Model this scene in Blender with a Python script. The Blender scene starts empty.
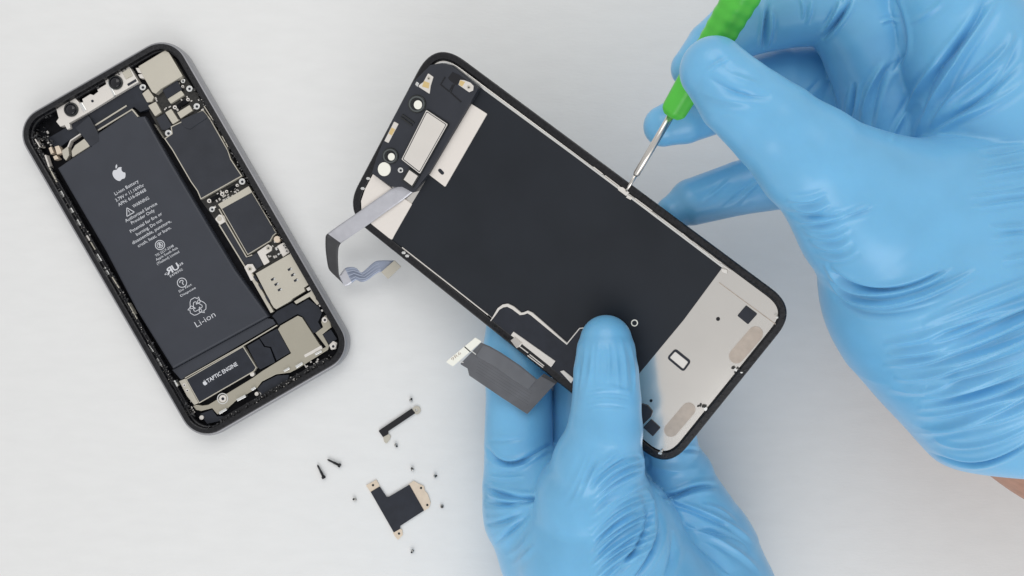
import bpy, bmesh, math, random
import numpy as np
from mathutils import Vector, Matrix

random.seed(7)
rng = np.random.default_rng(11)
S = bpy.context.scene
C = S.collection

# ------------------------------------------------------------------ camera (1 unit = 1 cm), looking straight down
H, W = 33.5, 43.5
K = W / 1024.0
cam_d = bpy.data.cameras.new('camera'); cam = bpy.data.objects.new('camera', cam_d); C.objects.link(cam)
cam.location = (0, 0, H); cam_d.sensor_width = 36.0; cam_d.lens = 36.0 * H / W
cam_d.clip_start = 0.5; cam_d.clip_end = 1000.0
S.camera = cam
S.render.resolution_x, S.render.resolution_y = 1024, 576
S.view_settings.view_transform = 'Standard'
S.view_settings.look = 'None'
S.view_settings.exposure = 0.0

def P(px, py, z):
    s = K * (H - z) / H
    return Vector(((px - 512) * s, -(py - 288) * s, z))

class Raised:
    """a sheet lifted by a fixed height along its normal"""
    def __init__(s, base, dh): s.base, s.dh, s.n = base, dh, base.n
    def at(s, px, py, h=0.0): return s.base.at(px, py, h + s.dh)
class Sheet:
    """a plane in the world; at(px,py,h) = the point on it (raised h) that the photo shows at that pixel"""
    def __init__(s, p, n):
        s.p = Vector(p); s.n = Vector(n).normalized()
    def at(s, px, py, h=0.0):
        d = P(px, py, 0) - Vector((0, 0, H))
        q = s.p + s.n * h
        t = (q - Vector((0, 0, H))).dot(s.n) / d.dot(s.n)
        return Vector((0, 0, H)) + d * t
TABLE = Sheet((0, 0, 0), (0, 0, 1))
SCREEN = Sheet((1.3, 1.1, 5.2), (-0.45, -0.27, 1.0))

# ------------------------------------------------------------------ materials
def mat(name, col, rough=0.5, metal=0.0, spec=0.5, noise=0.0, nscale=8.0, bump=0.0, bscale=40.0, rvar=0.0, coat=0.0, stretch=None):
    m = bpy.data.materials.new(name); m.use_nodes = True
    nt = m.node_tree; b = nt.nodes['Principled BSDF']
    b.inputs['Base Color'].default_value = (*col, 1)
    b.inputs['Roughness'].default_value = rough
    b.inputs['Metallic'].default_value = metal
    b.inputs['Specular IOR Level'].default_value = spec
    if coat: b.inputs['Coat Weight'].default_value = coat
    tc = nt.nodes.new('ShaderNodeTexCoord')
    src = tc.outputs['Object']
    if stretch:
        mp = nt.nodes.new('ShaderNodeMapping'); mp.inputs['Scale'].default_value = stretch[:3]
        mp.inputs['Rotation'].default_value = (0, 0, stretch[3])
        nt.links.new(src, mp.inputs['Vector']); src = mp.outputs['Vector']
    if noise or rvar:
        n = nt.nodes.new('ShaderNodeTexNoise'); n.inputs['Scale'].default_value = nscale; n.inputs['Detail'].default_value = 4
        nt.links.new(src, n.inputs['Vector'])
    if noise:
        r = nt.nodes.new('ShaderNodeMapRange'); r.inputs[1].default_value = .3; r.inputs[2].default_value = .7
        r.inputs[3].default_value = 1 - noise; r.inputs[4].default_value = 1 + noise
        nt.links.new(n.outputs['Fac'], r.inputs[0])
        mx = nt.nodes.new('ShaderNodeVectorMath'); mx.operation = 'SCALE'; mx.inputs[0].default_value = col
        nt.links.new(r.outputs[0], mx.inputs['Scale']); nt.links.new(mx.outputs[0], b.inputs['Base Color'])
    if rvar:
        r2 = nt.nodes.new('ShaderNodeMapRange'); r2.inputs[1].default_value = .3; r2.inputs[2].default_value = .7
        r2.inputs[3].default_value = max(.03, rough - rvar); r2.inputs[4].default_value = rough + rvar
        nt.links.new(n.outputs['Fac'], r2.inputs[0]); nt.links.new(r2.outputs[0], b.inputs['Roughness'])
    if bump:
        n2 = nt.nodes.new('ShaderNodeTexNoise'); n2.inputs['Scale'].default_value = bscale; n2.inputs['Detail'].default_value = 3
        nt.links.new(src, n2.inputs['Vector'])
        bp = nt.nodes.new('ShaderNodeBump'); bp.inputs['Strength'].default_value = bump; bp.inputs['Distance'].default_value = .02
        nt.links.new(n2.outputs['Fac'], bp.inputs['Height']); nt.links.new(bp.outputs['Normal'], b.inputs['Normal'])
    return m

M = dict(
    table=mat('white_vinyl', (.78, .78, .77), .55, 0, .3, noise=.015, nscale=1.2, bump=.30, bscale=6.0, stretch=(.6, 1.7, 1, .08)),
    alu=mat('space_grey_aluminium', (.30, .30, .315), .33, .45, .5, bump=.04, bscale=60),
    rim=mat('black_frame_plastic', (.007, .007, .009), .34, 0, .38, noise=.5, nscale=9, bump=.6, bscale=7, rvar=.18),
    floor=mat('black_chassis', (.004, .0042, .006), .6, 0, .12, noise=.5, nscale=5, bump=.2, bscale=12),
    batt=mat('battery_wrap', (.041, .045, .057), .46, 0, .35, noise=.05, nscale=1.1, bump=.05, bscale=14),
    film=mat('graphite_film', (.031, .034, .043), .48, 0, .3, noise=.10, nscale=1.5, bump=.06, bscale=12),
    film2=mat('black_tape', (.019, .022, .031), .45, 0, .32, noise=.15, nscale=2.5, bump=.08, bscale=16),
    sheet=mat('screen_graphite_sheet', (.017, .020, .026), .48, 0, .24, noise=.10, nscale=.5, bump=.03, bscale=10, rvar=.10),
    beige=mat('champagne_steel', (.56, .525, .445), .42, .35, .5, noise=.015, nscale=1.5),
    beige2=mat('pale_nickel', (.76, .72, .67), .40, .3, .5, noise=.015, nscale=1.5),
    plate=mat('brushed_screen_plate', (.72, .69, .65), .17, .90, .5, noise=.015, nscale=.8),
    silver=mat('bright_steel', (.80, .80, .78), .22, .9, .5),
    steel=mat('tool_steel', (.66, .63, .59), .25, 1.0, .5),
    pcb=mat('dark_circuit_board', (.022, .021, .019), .5, 0, .4, noise=.5, nscale=10, bump=.3, bscale=16),
    gold=mat('gold_contact', (.80, .60, .28), .35, .6, .5),
    lens=mat('lens_black', (.004, .004, .007), .06, 0, .5),
    lensring=mat('lens_ring', (.016, .018, .018), .22, 0, .5),
    white=mat('white_ink', (.66, .67, .70), .6, 0, .2),
    whitep=mat('white_pad', (.90, .89, .80), .5, 0, .3),
    bplate=mat('pale_steel_plate', (.82, .765, .71), .36, .12, .5, noise=.012, nscale=1.0),
    brass=mat('brass_steel', (.43, .40, .325), .38, .45, .5, noise=.02, nscale=1.5),
    seat=mat('grey_lens_plastic', (.085, .095, .095), .2, 0, .5),
    trace=mat('ribbon_lines', (.40, .44, .54), .35, .25, .5),
    tan=mat('tan_adhesive', (.47, .40, .34), .6, .15, .3, noise=.08, nscale=4),
    flex=mat('silvery_ribbon', (.56, .56, .60), .28, .4, .5, noise=.05, nscale=3),
    flexd=mat('dark_ribbon', (.045, .045, .048), .45, 0, .4, noise=.1, nscale=3),
    flexb=mat('blue_grey_ribbon', (.31, .35, .45), .30, .25, .5, noise=.08, nscale=3),
    flexg=mat('charcoal_ribbon', (.135, .138, .150), .28, .35, .5, noise=.10, nscale=2.2, bump=.06, bscale=6),
    flexg2=mat('charcoal_ribbon_top', (.155, .160, .174), .26, .35, .5, noise=.08, nscale=2.2),
    green=mat('green_tool_plastic', (.085, .53, .05), .36, 0, .5, noise=.06, nscale=2, bump=.03, bscale=8),
    screwb=mat('black_screw_metal', (.018, .018, .020), .35, .4, .5),
    screws=mat('screw_steel', (.46, .45, .43), .25, .85, .5),
    copper=mat('copper_tan_steel', (.74, .62, .49), .38, .3, .5, noise=.05, nscale=5),
    skin=mat('skin', (.42, .22, .15), .55, 0, .35, noise=.12, nscale=3, bump=.25, bscale=9),
)
def glove_material():
    m = mat('blue_nitrile', (.165, .462, .737), .30, 0, .52, noise=.05, nscale=.8, bump=.06, bscale=3.2)
    nt = m.node_tree; b = nt.nodes['Principled BSDF']
    b.inputs['Sheen Weight'].default_value = .10
    b.inputs['Sheen Roughness'].default_value = .4
    b.inputs['Subsurface Weight'].default_value = .12
    b.inputs['Subsurface Radius'].default_value = (.1, .25, .45)
    b.inputs['Subsurface Scale'].default_value = .5
    return m
M['glove'] = glove_material()

# ------------------------------------------------------------------ object helpers
def thing(name, label, cat, loc, group=None):
    o = bpy.data.objects.new(name, None); C.objects.link(o); o.location = loc; o.empty_display_size = .5
    o['label'] = label; o['category'] = cat
    if group: o['group'] = group
    return o

def world_loc(o):
    v = Vector((0, 0, 0))
    while o is not None:
        v += o.location; o = o.parent
    return v

def link(name, bm, m, parent=None, smooth=False, label=None, mats=None):
    """bm in world coordinates -> ONE mesh object (origin at its parent thing)"""
    if parent is not None:
        bmesh.ops.translate(bm, vec=-world_loc(parent), verts=bm.verts)
    bmesh.ops.recalc_face_normals(bm, faces=bm.faces)
    me = bpy.data.meshes.new(name); bm.to_mesh(me); bm.free()
    for x in (mats or [m]): me.materials.append(x)
    for p in me.polygons: p.use_smooth = smooth
    o = bpy.data.objects.new(name, me); C.objects.link(o); o.parent = parent
    if label: o['label'] = label
    return o

_k = [0]
def add_prism(bm, sh, pts, h0, h1, bev=0.012):
    _k[0] += 1
    h1 = h1 + (_k[0] % 9) * .0007
    top = [sh.at(x, y, h1) for x, y in pts]
    n = sh.n * (h1 - h0)
    vt = [bm.verts.new(p) for p in top]; vb = [bm.verts.new(p - n) for p in top]
    N = len(pts)
    ft = bm.faces.new(vt); fb = bm.faces.new(vb[::-1])
    sides = [bm.faces.new((vt[i], vb[i], vb[(i + 1) % N], vt[(i + 1) % N])) for i in range(N)]
    if bev and (h1 - h0) > bev * 1.3:
        bmesh.ops.recalc_face_normals(bm, faces=[ft, fb] + sides)
        bmesh.ops.bevel(bm, geom=list(ft.edges), offset=bev, segments=2, affect='EDGES', profile=.5, clamp_overlap=True)

def rnd(pts, r, n=4):
    """round the corners of a polygon (pixels)"""
    out = []; N = len(pts)
    rs = r if isinstance(r, (list, tuple)) else [r] * N
    for i in range(N):
        p = Vector(pts[i]); a = Vector(pts[i - 1]); b = Vector(pts[(i + 1) % N])
        da = (a - p); db = (b - p); la = da.length; lb = db.length
        da /= la; db /= lb
        ang = da.angle(db)
        if rs[i] <= 0 or ang > 3.0: out.append(tuple(p)); continue
        t = min(rs[i] / math.tan(ang / 2), la * .48, lb * .48)
        p0 = p + da * t; p1 = p + db * t
        for k in range(n + 1):
            u = k / n
            q = p0 * (1 - u) ** 2 + p * 2 * u * (1 - u) + p1 * u * u
            out.append(tuple(q))
    return out

def inset(pts, d):
    """inset polygon (pixels), negative = outward"""
    N = len(pts); A = sum(pts[i - 1][0] * pts[i][1] - pts[i][0] * pts[i - 1][1] for i in range(N))
    sg = 1 if A > 0 else -1
    out = []
    for i in range(N):
        p = Vector(pts[i]); a = Vector(pts[i - 1]); b = Vector(pts[(i + 1) % N])
        e1 = (p - a).normalized(); e2 = (b - p).normalized()
        n1 = Vector((-e1.y, e1.x)) * sg; n2 = Vector((-e2.y, e2.x)) * sg
        n = (n1 + n2)
        if n.length < 1e-5: n = n1
        n.normalize()
        c = max(.45, n.dot(n1))
        out.append(tuple(p + n * (d / c)))
    return out

def prism(name, sh, pts, h0, h1, m, parent, bev=.012, r=0, label=None):
    bm = bmesh.new()
    add_prism(bm, sh, rnd(pts, r) if r else pts, h0, h1, bev)
    return link(name, bm, m, parent, label=label)

def circ(cx, cy, r, n=20, ry=None, a0=0):
    ry = ry or r
    return [(cx + r * math.cos(2 * math.pi * i / n + a0), cy + ry * math.sin(2 * math.pi * i / n + a0)) for i in range(n)]

def capsule(a, b, r, n=9):
    a = Vector(a); b = Vector(b); d = (b - a).normalized(); th = math.atan2(d.y, d.x); out = []
    for k in range(n): t = th + math.pi / 2 + math.pi * k / (n - 1); out.append((a.x + r * math.cos(t), a.y + r * math.sin(t)))
    for k in range(n): t = th - math.pi / 2 + math.pi * k / (n - 1); out.append((b.x + r * math.cos(t), b.y + r * math.sin(t)))
    return out

def strip(path, w):
    """thin polygon following a pixel polyline"""
    L, R = [], []
    for i, p in enumerate(path):
        a = Vector(path[max(0, i - 1)]); b = Vector(path[min(len(path) - 1, i + 1)])
        d = (b - a).normalized(); n = Vector((-d.y, d.x)) * (w / 2)
        L.append(tuple(Vector(p) + n)); R.append(tuple(Vector(p) - n))
    return L + R[::-1]

def add_ring(bm, sh, outer, inner, h0, h1):
    """flat ring with walls between two loops of equal length"""
    N = len(outer)
    o1 = [sh.at(x, y, h1) for x, y in outer]; i1 = [sh.at(x, y, h1) for x, y in inner]
    n = sh.n * (h1 - h0)
    vo = [bm.verts.new(p) for p in o1]; vi = [bm.verts.new(p) for p in i1]
    wo = [bm.verts.new(p - n) for p in o1]; wi = [bm.verts.new(p - n) for p in i1]
    for k in range(N):
        j = (k + 1) % N
        bm.faces.new((vo[k], vo[j], vi[j], vi[k])); bm.faces.new((vo[k], wo[k], wo[j], vo[j]))
        bm.faces.new((vi[k], vi[j], wi[j], wi[k])); bm.faces.new((wo[k], wi[k], wi[j], wo[j]))

def add_loft(bm, loops, close_first=False, close_last=False):
    rows = [[bm.verts.new(p) for p in l] for l in loops]; N = len(loops[0])
    for a, b in zip(rows, rows[1:]):
        for k in range(N):
            j = (k + 1) % N
            bm.faces.new((a[k], a[j], b[j], b[k]))
    if close_first: bm.faces.new(rows[0][::-1])
    if close_last: bm.faces.new(rows[-1])

def add_rod(bm, pts, r, n=8):
    """tube through world points"""
    loops = []
    for i, p in enumerate(pts):
        d = (Vector(pts[min(i + 1, len(pts) - 1)]) - Vector(pts[max(i - 1, 0)])).normalized()
        u = d.cross(Vector((0, 0, 1)))
        if u.length < 1e-4: u = Vector((1, 0, 0))
        u.normalize(); v = d.cross(u)
        rr = r[i] if isinstance(r, (list, tuple)) else r
        loops.append([Vector(p) + (u * math.cos(2 * math.pi * k / n) + v * math.sin(2 * math.pi * k / n)) * rr for k in range(n)])
    add_loft(bm, loops, True, True)

def screw_head(sh, px, py, r, h0, h1, parent, m=None, hole=True, name='screw'):
    bm = bmesh.new()
    add_prism(bm, sh, circ(px, py, r, 18), h0, h1, .012)
    o = link(name, bm, m or M['silver'], parent)
    if hole:
        bm = bmesh.new(); add_prism(bm, sh, circ(px + .2, py + .2, r * .42, 10), h1 - .01, h1 + .008, 0)
        link('screw_socket', bm, M['film2'], o)
    return o

def bordered(name, sh, pts, h0, h1, m, edge, parent, w=1.0, r=0):
    pts = rnd(pts, r) if r else pts
    o = prism(name, sh, pts, h0, h1, edge, parent, .01)
    prism('film', sh, inset(pts, w), h1 - .02, h1 + .012, m, o, .006)
    return o

# ------------------------------------------------------------------ table
bm = bmesh.new()
bmesh.ops.create_grid(bm, x_segments=2, y_segments=2, size=130)
tb = link('tabletop', bm, M['table']); tb['kind'] = 'structure'

# ================================================================== OPENED PHONE
U = (.5, .866); V = (.866, -.5)
def VU(v, u): return (V[0] * v + U[0] * u, V[1] * v + U[1] * u)
ZT = .78
PH = TABLE
v0, v1, u0, u1 = -53.4, 133.2, 111.8, 485.4
def rrect(ins, r, n=10):
    out = []
    cs = [(v1 - r, u0 + r, -90), (v1 - r, u1 - r, 0), (v0 + r, u1 - r, 90), (v0 + r, u0 + r, 180)]
    rr = max(2.0, r - ins)
    for cv, cu, a in cs:
        for k in range(n + 1):
            t = math.radians(a + 90 * k / n)
            # slightly squircle corner
            c, s = math.cos(t), math.sin(t)
            out.append(VU(cv + rr * c, cu + rr * s))
    return out
phone = thing('opened_phone', 'black phone lying open on the white table, battery and circuit boards showing', 'phone',
              PH.at(*VU((v0 + v1) / 2, (u0 + u1) / 2), 0))
RC = 29
def ploop(ins, z):
    s = (H - ZT) / H * K
    return [Vector(((x - 512) * s, -(y - 288) * s, z)) for x, y in rrect(ins, RC)]
bm = bmesh.new()
add_loft(bm, [ploop(3.4, .0), ploop(1.5, .06), ploop(.2, .14), ploop(0, .32), ploop(0, .50), ploop(.3, .64), ploop(1.2, .73), ploop(2.0, .765), ploop(3.2, .765), ploop(3.2, .10)], True, False)
link('frame', bm, M['alu'], phone, smooth=True)
bm = bmesh.new()
add_loft(bm, [ploop(3.0, .70), ploop(3.0, .775), ploop(3.6, .79), ploop(7.0, .79), ploop(8.0, .765), ploop(8.4, .60), ploop(9.4, .58), ploop(9.8, .55), ploop(9.9, .2), ], False, False)
link('rim', bm, M['rim'], phone)
bm = bmesh.new(); add_prism(bm, PH, rrect(9, RC), .1, .28, 0)
link('chassis', bm, M['floor'], phone)
bm = bmesh.new(); add_prism(bm, PH, [VU(v0 + 9, u0 + 34), VU(v0 + 13.6, u0 + 36), VU(v0 + 13.6, u1 - 40), VU(v0 + 9, u1 - 34)], .2, .585, .02); link('side_rail', bm, M['rim'], phone)
bm = bmesh.new(); add_prism(bm, PH, [VU(v0 + 34, u1 - 9), VU(v0 + 36, u1 - 13), VU(v1 - 30, u1 - 13), VU(v1 - 28, u1 - 9)], .2, .57, .02); link('side_rail', bm, M['rim'], phone)
# ledge grit: small screw bosses, clips, torn adhesive on the rim (one continuous gasket of bits)
bm = bmesh.new()
def scatter(bm, n, vr, ur, size, z):
    for _ in range(n):
        v = random.uniform(*vr); u = random.uniform(*ur); x, y = VU(v, u)
        s = random.uniform(*size); a = random.uniform(0, 6.28)
        pts = [(x + s * math.cos(a + k * 2.09 + random.uniform(-.5, .5)) * random.uniform(.5, 1.3), y + s * math.sin(a + k * 2.09 + random.uniform(-.5, .5)) * random.uniform(.5, 1.3)) for k in range(3)]
        add_prism(bm, PH, pts, z - .06, z + random.uniform(0, .05), 0)
scatter(bm, 190, (v0 + 8, v0 + 14), (u0 + 25, u1 - 25), (.5, 1.6), .62)
scatter(bm, 120, (v1 - 10.5, v1 - 7.5), (u0 + 60, u1 - 120), (.5, 1.4), .62)
scatter(bm, 90, (v0 + 20, v1 - 25), (u1 - 13, u1 - 8), (.5, 1.4), .62)
scatter(bm, 50, (v0 + 10, v0 + 28), (u0 + 18, u0 + 40), (.5, 1.6), .60)
scatter(bm, 36, (v0 + 30, v1 - 40), (u0 + 9, u0 + 14), (.6, 1.6), .60)
tg = link('torn_gasket', bm, mat('gasket_bits', (.05, .05, .052), .35, .2, .6, noise=.9, nscale=14), phone); tg['kind'] = 'stuff'

bm = bmesh.new()
scatter(bm, 46, (v0 + 8.5, v0 + 14), (u0 + 30, u1 - 60), (.35, .9), .66); scatter(bm, 34, (v1 - 9.6, v1 - 8), (u0 + 60, u1 - 120), (.3, .8), .66); scatter(bm, 26, (v0 + 20, v1 - 25), (u1 - 12, u1 - 8.5), (.3, .9), .64)
def smd(bm, n, poly, z):
    xs = [p[0] for p in poly]; ys = [p[1] for p in poly]; k = 0
    while k < n:
        x, y = random.uniform(min(xs), max(xs)), random.uniform(min(ys), max(ys)); ins = False
        for i in range(len(poly)):
            (ax_, ay), (bx_, by) = poly[i - 1], poly[i]
            if (ay > y) != (by > y) and x < (bx_ - ax_) * (y - ay) / (by - ay) + ax_: ins = not ins
        if not ins: continue
        k += 1; L = random.uniform(.5, 1.5); wd = random.uniform(.5, 1.0)
        d = TD if random.random() < .5 else (.5, .866)
        add_prism(bm, PH, frame_pts((x, y), d, 1, [(-L, -wd), (L, -wd), (L, wd), (-L, wd)]), z, z + random.uniform(.03, .08), 0)
TD = (.866, -.5)
def frame_pts(c, e, size, pts):
    d = Vector(e).normalized(); n = Vector((d.y, -d.x))
    return [(c[0] + (d.x * x + n.x * y) * size, c[1] + (d.y * x + n.y * y) * size) for x, y in pts]
smd(bm, 26, [(142, 86), (158, 92), (185, 76), (198, 97), (207, 110), (170, 133), (152, 113)], .38)
smd(bm, 26, [(204, 202), (243, 179), (250, 190), (220, 210)], .35); smd(bm, 16, [(262, 250), (276, 240), (290, 252), (272, 262)], .35)
smd(bm, 14, [(30, 135), (46, 128), (56, 148), (44, 156)], .36); smd(bm, 22, [(256, 392), (292, 374), (318, 356), (324, 362), (262, 398)], .40); smd(bm, 12, [(180, 392), (190, 400), (196, 414), (190, 416)], .36)
smd(bm, 14, [(312, 286), (318, 296), (330, 318), (327, 320), (308, 290)], .36)
tg = link('metal_burrs', bm, M['steel'], phone); tg['kind'] = 'stuff'
# battery
BT = [(57, 168), (72, 157.5), (90, 146), (88.5, 139), (132, 109.5), (138, 116.5), (144.5, 116), (170, 161), (206, 222), (235, 270), (268.5, 316.5), (172.5, 369), (136, 310), (105, 250.5), (69, 189)]
batt = prism('battery', PH, BT, .2, .60, M['batt'], phone, .09)
prism('battery_tail', PH, [(172, 370), (267, 318), (273, 319.5), (275.5, 324), (186, 376.5), (181, 380)], .2, .44, M['batt'], phone, .02)
prism('battery_ribbon', PH, rnd([(75, 128), (89, 116), (97.5, 132), (99, 141), (90, 147), (84, 138)], 1.5), .2, .615, M['film'], phone, .02)

# printing on the battery -------------------------------------------------
def text_mesh(bm, sh, s, a, b, hpx, h, bold=False, justify_h=True):
    """text s laid on sheet from pixel a to pixel b, cap height hpx"""
    cu = bpy.data.curves.new('txt', 'FONT'); cu.body = s; cu.resolution_u = 2
    cu.offset = .02 if bold else (-.008 if hpx > 5 else .004)
    ob = bpy.data.objects.new('txt', cu); C.objects.link(ob)
    dg = bpy.context.evaluated_depsgraph_get(); me = bpy.data.meshes.new_from_object(ob.evaluated_get(dg))
    bpy.data.objects.remove(ob); bpy.data.curves.remove(cu)
    xs = [v.co.x for v in me.vertices]
    x0, x1 = min(xs), max(xs)
    A = sh.at(*a, h); B = sh.at(*b, h); e1 = (B - A); L = e1.length; e1.normalize(); e2 = sh.n.cross(e1)
    cap = hpx * K * (H - A.z) / H / .69
    mp = []
    for v in me.vertices:
        mp.append(bm.verts.new(A + e1 * ((v.co.x - x0) / (x1 - x0) * L) + e2 * (v.co.y * cap)))
    for p in me.polygons:
        try: bm.faces.new([mp[i] for i in p.vertices])
        except ValueError: pass
    bpy.data.meshes.remove(me)

def flat_poly(bm, sh, pts, h):
    bm.faces.new([bm.verts.new(sh.at(x, y, h)) for x, y in pts])
def flat_ring(bm, sh, o, i, h):
    vo = [bm.verts.new(sh.at(x, y, h)) for x, y in o]; vi = [bm.verts.new(sh.at(x, y, h)) for x, y in i]
    for k in range(len(o)): j = (k + 1) % len(o); bm.faces.new((vo[k], vo[j], vi[j], vi[k]))
def flat_line(bm, sh, path, w, h, closed=False):
    if closed: path = list(path) + [path[0]]
    for a, b in zip(path, path[1:]):
        flat_poly(bm, sh, strip([a, b], w), h)

def frame_pts(c, e, size, pts):
    """local (x right, y up) -> pixels, with e = pixel direction of local x"""
    d = Vector(e).normalized(); n = Vector((d.y, -d.x))
    return [(c[0] + (d.x * x + n.x * y) * size, c[1] + (d.y * x + n.y * y) * size) for x, y in pts]

FRUIT = [(0, .36), (.10, .40), (.22, .43), (.33, .40), (.42, .33), (.34, .25), (.30, .14), (.31, .02), (.37, -.08), (.45, -.14),
         (.40, -.27), (.31, -.40), (.20, -.48), (.10, -.46), (0, -.43), (-.10, -.46), (-.20, -.48), (-.31, -.40), (-.40, -.25), (-.45, -.08), (-.45, .10), (-.40, .27), (-.30, .39), (-.20, .43), (-.10, .40)]
LEAF = [(0, .44), (.02, .56), (.10, .66), (.21, .71), (.20, .60), (.12, .49)]
TD = (.866, -.5)
bm = bmesh.new(); hb = .60 + .0075
flat_poly(bm, PH, frame_pts((119, 174), TD, 13.6, FRUIT), hb); flat_poly(bm, PH, frame_pts((119, 174), TD, 13.6, LEAF), hb)
for s, a, b, hp in [
    ('Li-ion Battery', (115.5, 195.5), (139, 182), 3.3), ('3.79V = 11.16Whr', (116.5, 202), (144.5, 186), 3.3), ('APN: 616-00468', (119, 206.5), (146.5, 191), 3.3),
    ('WARNING', (133.5, 208), (149.5, 199), 3.2), ('Authorized Service', (126, 222.5), (157.5, 204.5), 3.2), ('Provider Only', (132, 224.5), (155, 211.3), 3.2),
    ('Potential for fire or', (131, 233), (162.5, 214.5), 3.2), ('burning. Do not', (137, 236), (162.5, 221), 3.2), ('disassemble, puncture,', (133, 244.5), (171.5, 222), 3.2),
    ('crush, heat, or burn.', (138.5, 247.5), (171.5, 228.5), 3.2), ('TIS 2217-2548', (156, 257), (174, 246.5), 2.4), ('Apple South Asia', (156.5, 261), (178, 248.5), 2.4),
    ('(Thailand) Limited', (157.5, 265), (179.5, 252.5), 2.4), ('c', (165, 275.5), (168, 273.7), 2.6), ('us', (179, 266.5), (183.5, 263.8), 3.2),
    ('E478392', (170.5, 277.5), (183, 270), 2.2), ('Do Not', (179.5, 292.5), (192, 285), 2.2), ('Dispose', (181, 297), (196, 288.3), 2.2), ('Li-ion', (197, 327.5), (216, 316.2), 6.0)]:
    text_mesh(bm, PH, s, a, b, hp, hb)
for ch, a, b in [('U', (174, 271.5), (180, 268))]:
    text_mesh(bm, PH, ch, a, b, 6.4, hb, True)
# mirrored R of the mark
text_mesh(bm, PH, 'R', (173.6, 271.8), (167.4, 275.3), -6.4, hb, True)
bm.verts.ensure_lookup_table()
tri = frame_pts((129, 211.5), TD, 4.6, [(0, .95), (.95, -.7), (-.95, -.7)])
flat_line(bm, PH, tri, .75, hb, True); flat_line(bm, PH, frame_pts((129, 211.5), TD, 4.6, [(0, .35), (0, -.2)]), .7, hb + .0005); flat_line(bm, PH, frame_pts((129, 211.5), TD, 4.6, [(0, -.35), (0, -.5)]), .7, hb + .0005)
for c in ((160, 245), (182, 282.7)):
    flat_ring(bm, PH, circ(*c, 5.0, 24), circ(*c, 4.3, 24), hb)
flat_ring(bm, PH, circ(160, 245, 3.2, 16), circ(160, 245, 2.6, 16), hb)
for o in (-1.3, 0, 1.3): flat_line(bm, PH, frame_pts((160, 245), TD, 1, [(o, -2), (o * .4, 2)]), .6, hb + .001 + o * .0003)
flat_line(bm, PH, frame_pts((182, 282.7), TD, 1, [(-2, 1), (-1, 2.5), (1.5, 2.2), (1.8, .6), (0, -.4), (.4, -2.6)]), .8, hb)
# recycling mark: three bent outlined arrows
for k in range(3):
    t = math.radians(120 * k)
    def rot(p): return (p[0] * math.cos(t) - p[1] * math.sin(t), p[0] * math.sin(t) + p[1] * math.cos(t))
    arrow = [(-.62, .12), (-.36, .62), (-.18, .80), (.22, .80), (.40, .58), (.56, .70), (.46, .20), (.02, .20), (.16, .34), (.06, .46), (-.10, .46), (-.36, .02)]
    flat_line(bm, PH, frame_pts((197, 306.5), TD, 11.2, [rot(p) for p in arrow]), .62, hb + k * .0002, True)
link('printing', bm, M['white'], batt)

# --- front camera bracket
br = prism('camera_bracket', PH, [(56, 108.7), (75, 98), (79, 102.5), (83, 102), (82, 99), (90, 94), (93.5, 95), (98, 91.5), (97, 89.5), (106, 84), (105, 80.5), (129, 66), (138.5, 82), (114, 96.5), (111, 98.5), (87.5, 112.8), (69, 123), (70.5, 128), (67, 129.5), (64.5, 125), (60, 126.5), (56, 121.5), (58.5, 118)], .2, .60, M['beige2'], phone, .02)
for c in ((70.6, 109.3), (115.2, 82.2)):
    bm = bmesh.new(); add_prism(bm, PH, circ(*c, 7.2, 28), .5, .66, .03); lo = link('camera_lens', bm, M['lensring'], br, smooth=False)
    bm = bmesh.new(); add_loft(bm, [[PH.at(x, y, .655 + .10 * math.sin(a)) for x, y in circ(*c, 5.6 * math.cos(a), 24)] for a in [math.radians(q) for q in (0, 20, 40, 60, 78, 88)]], False, True); link('lens_glass', bm, M['lens'], lo, smooth=True)
prism('bracket_fold', PH, [(78.5, 103.5), (82, 102.5), (86.5, 110), (83, 112)], .5, .635, M['silver'], br, .02)
prism('bracket_fold', PH, [(106.5, 82), (108.5, 81), (115.5, 95), (113.5, 96.3)], .5, .63, M['silver'], br, .015)
prism('sensor_window', PH, [(122, 72.3), (129, 68), (132.3, 75.5), (125.6, 79)], .5, .64, M['beige'], br, .01)
prism('bracket_slot', PH, [(127, 84), (135.5, 79), (136.6, 81), (128.2, 86)], .55, .612, M['film2'], br, 0)
prism('bracket_hole', PH, circ(92.3, 101, 1.3, 10), .55, .612, M['film2'], br, 0)

# --- ribbons and lines below the camera
prism('sensor_ribbon', PH, [(48, 138), (66, 127.5), (88, 114.5), (96, 130), (70, 139.5), (56, 150)], .2, .44, M['film2'], phone, .015)
prism('sensor_ribbon', PH, [(88.5, 114), (112, 99.5), (138, 84), (152, 108), (140, 112), (134, 107), (97, 131)], .2, .45, M['film2'], phone, .015)
for a, b in (((92.5, 127), (126.5, 105.6)), ((95, 132), (132.3, 109.2))):
    prism('solder_line', PH, strip([a, b], 1.3), .4, .485, M['beige'], phone, 0)
prism('solder_line', PH, strip([(132, 109.3), (138, 116.5)], 1.2), .5, .62, M['beige'], phone, 0)
prism('ground_pad', PH, [(72.3, 157), (90, 145.8), (84, 138.8), (75, 145.2), (71.5, 151)], .2, .612, M['beige'], phone, .01)
prism('ground_pad', PH, [(61.5, 151), (68, 146), (69, 155), (66, 160.5), (63.5, 158)], .2, .52, M['beige'], phone, .01)
prism('ground_line', PH, strip([(81, 133.5), (70.5, 140.5), (67.8, 147)], 1.2), .3, .52, M['beige2'], phone, 0)
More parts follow.
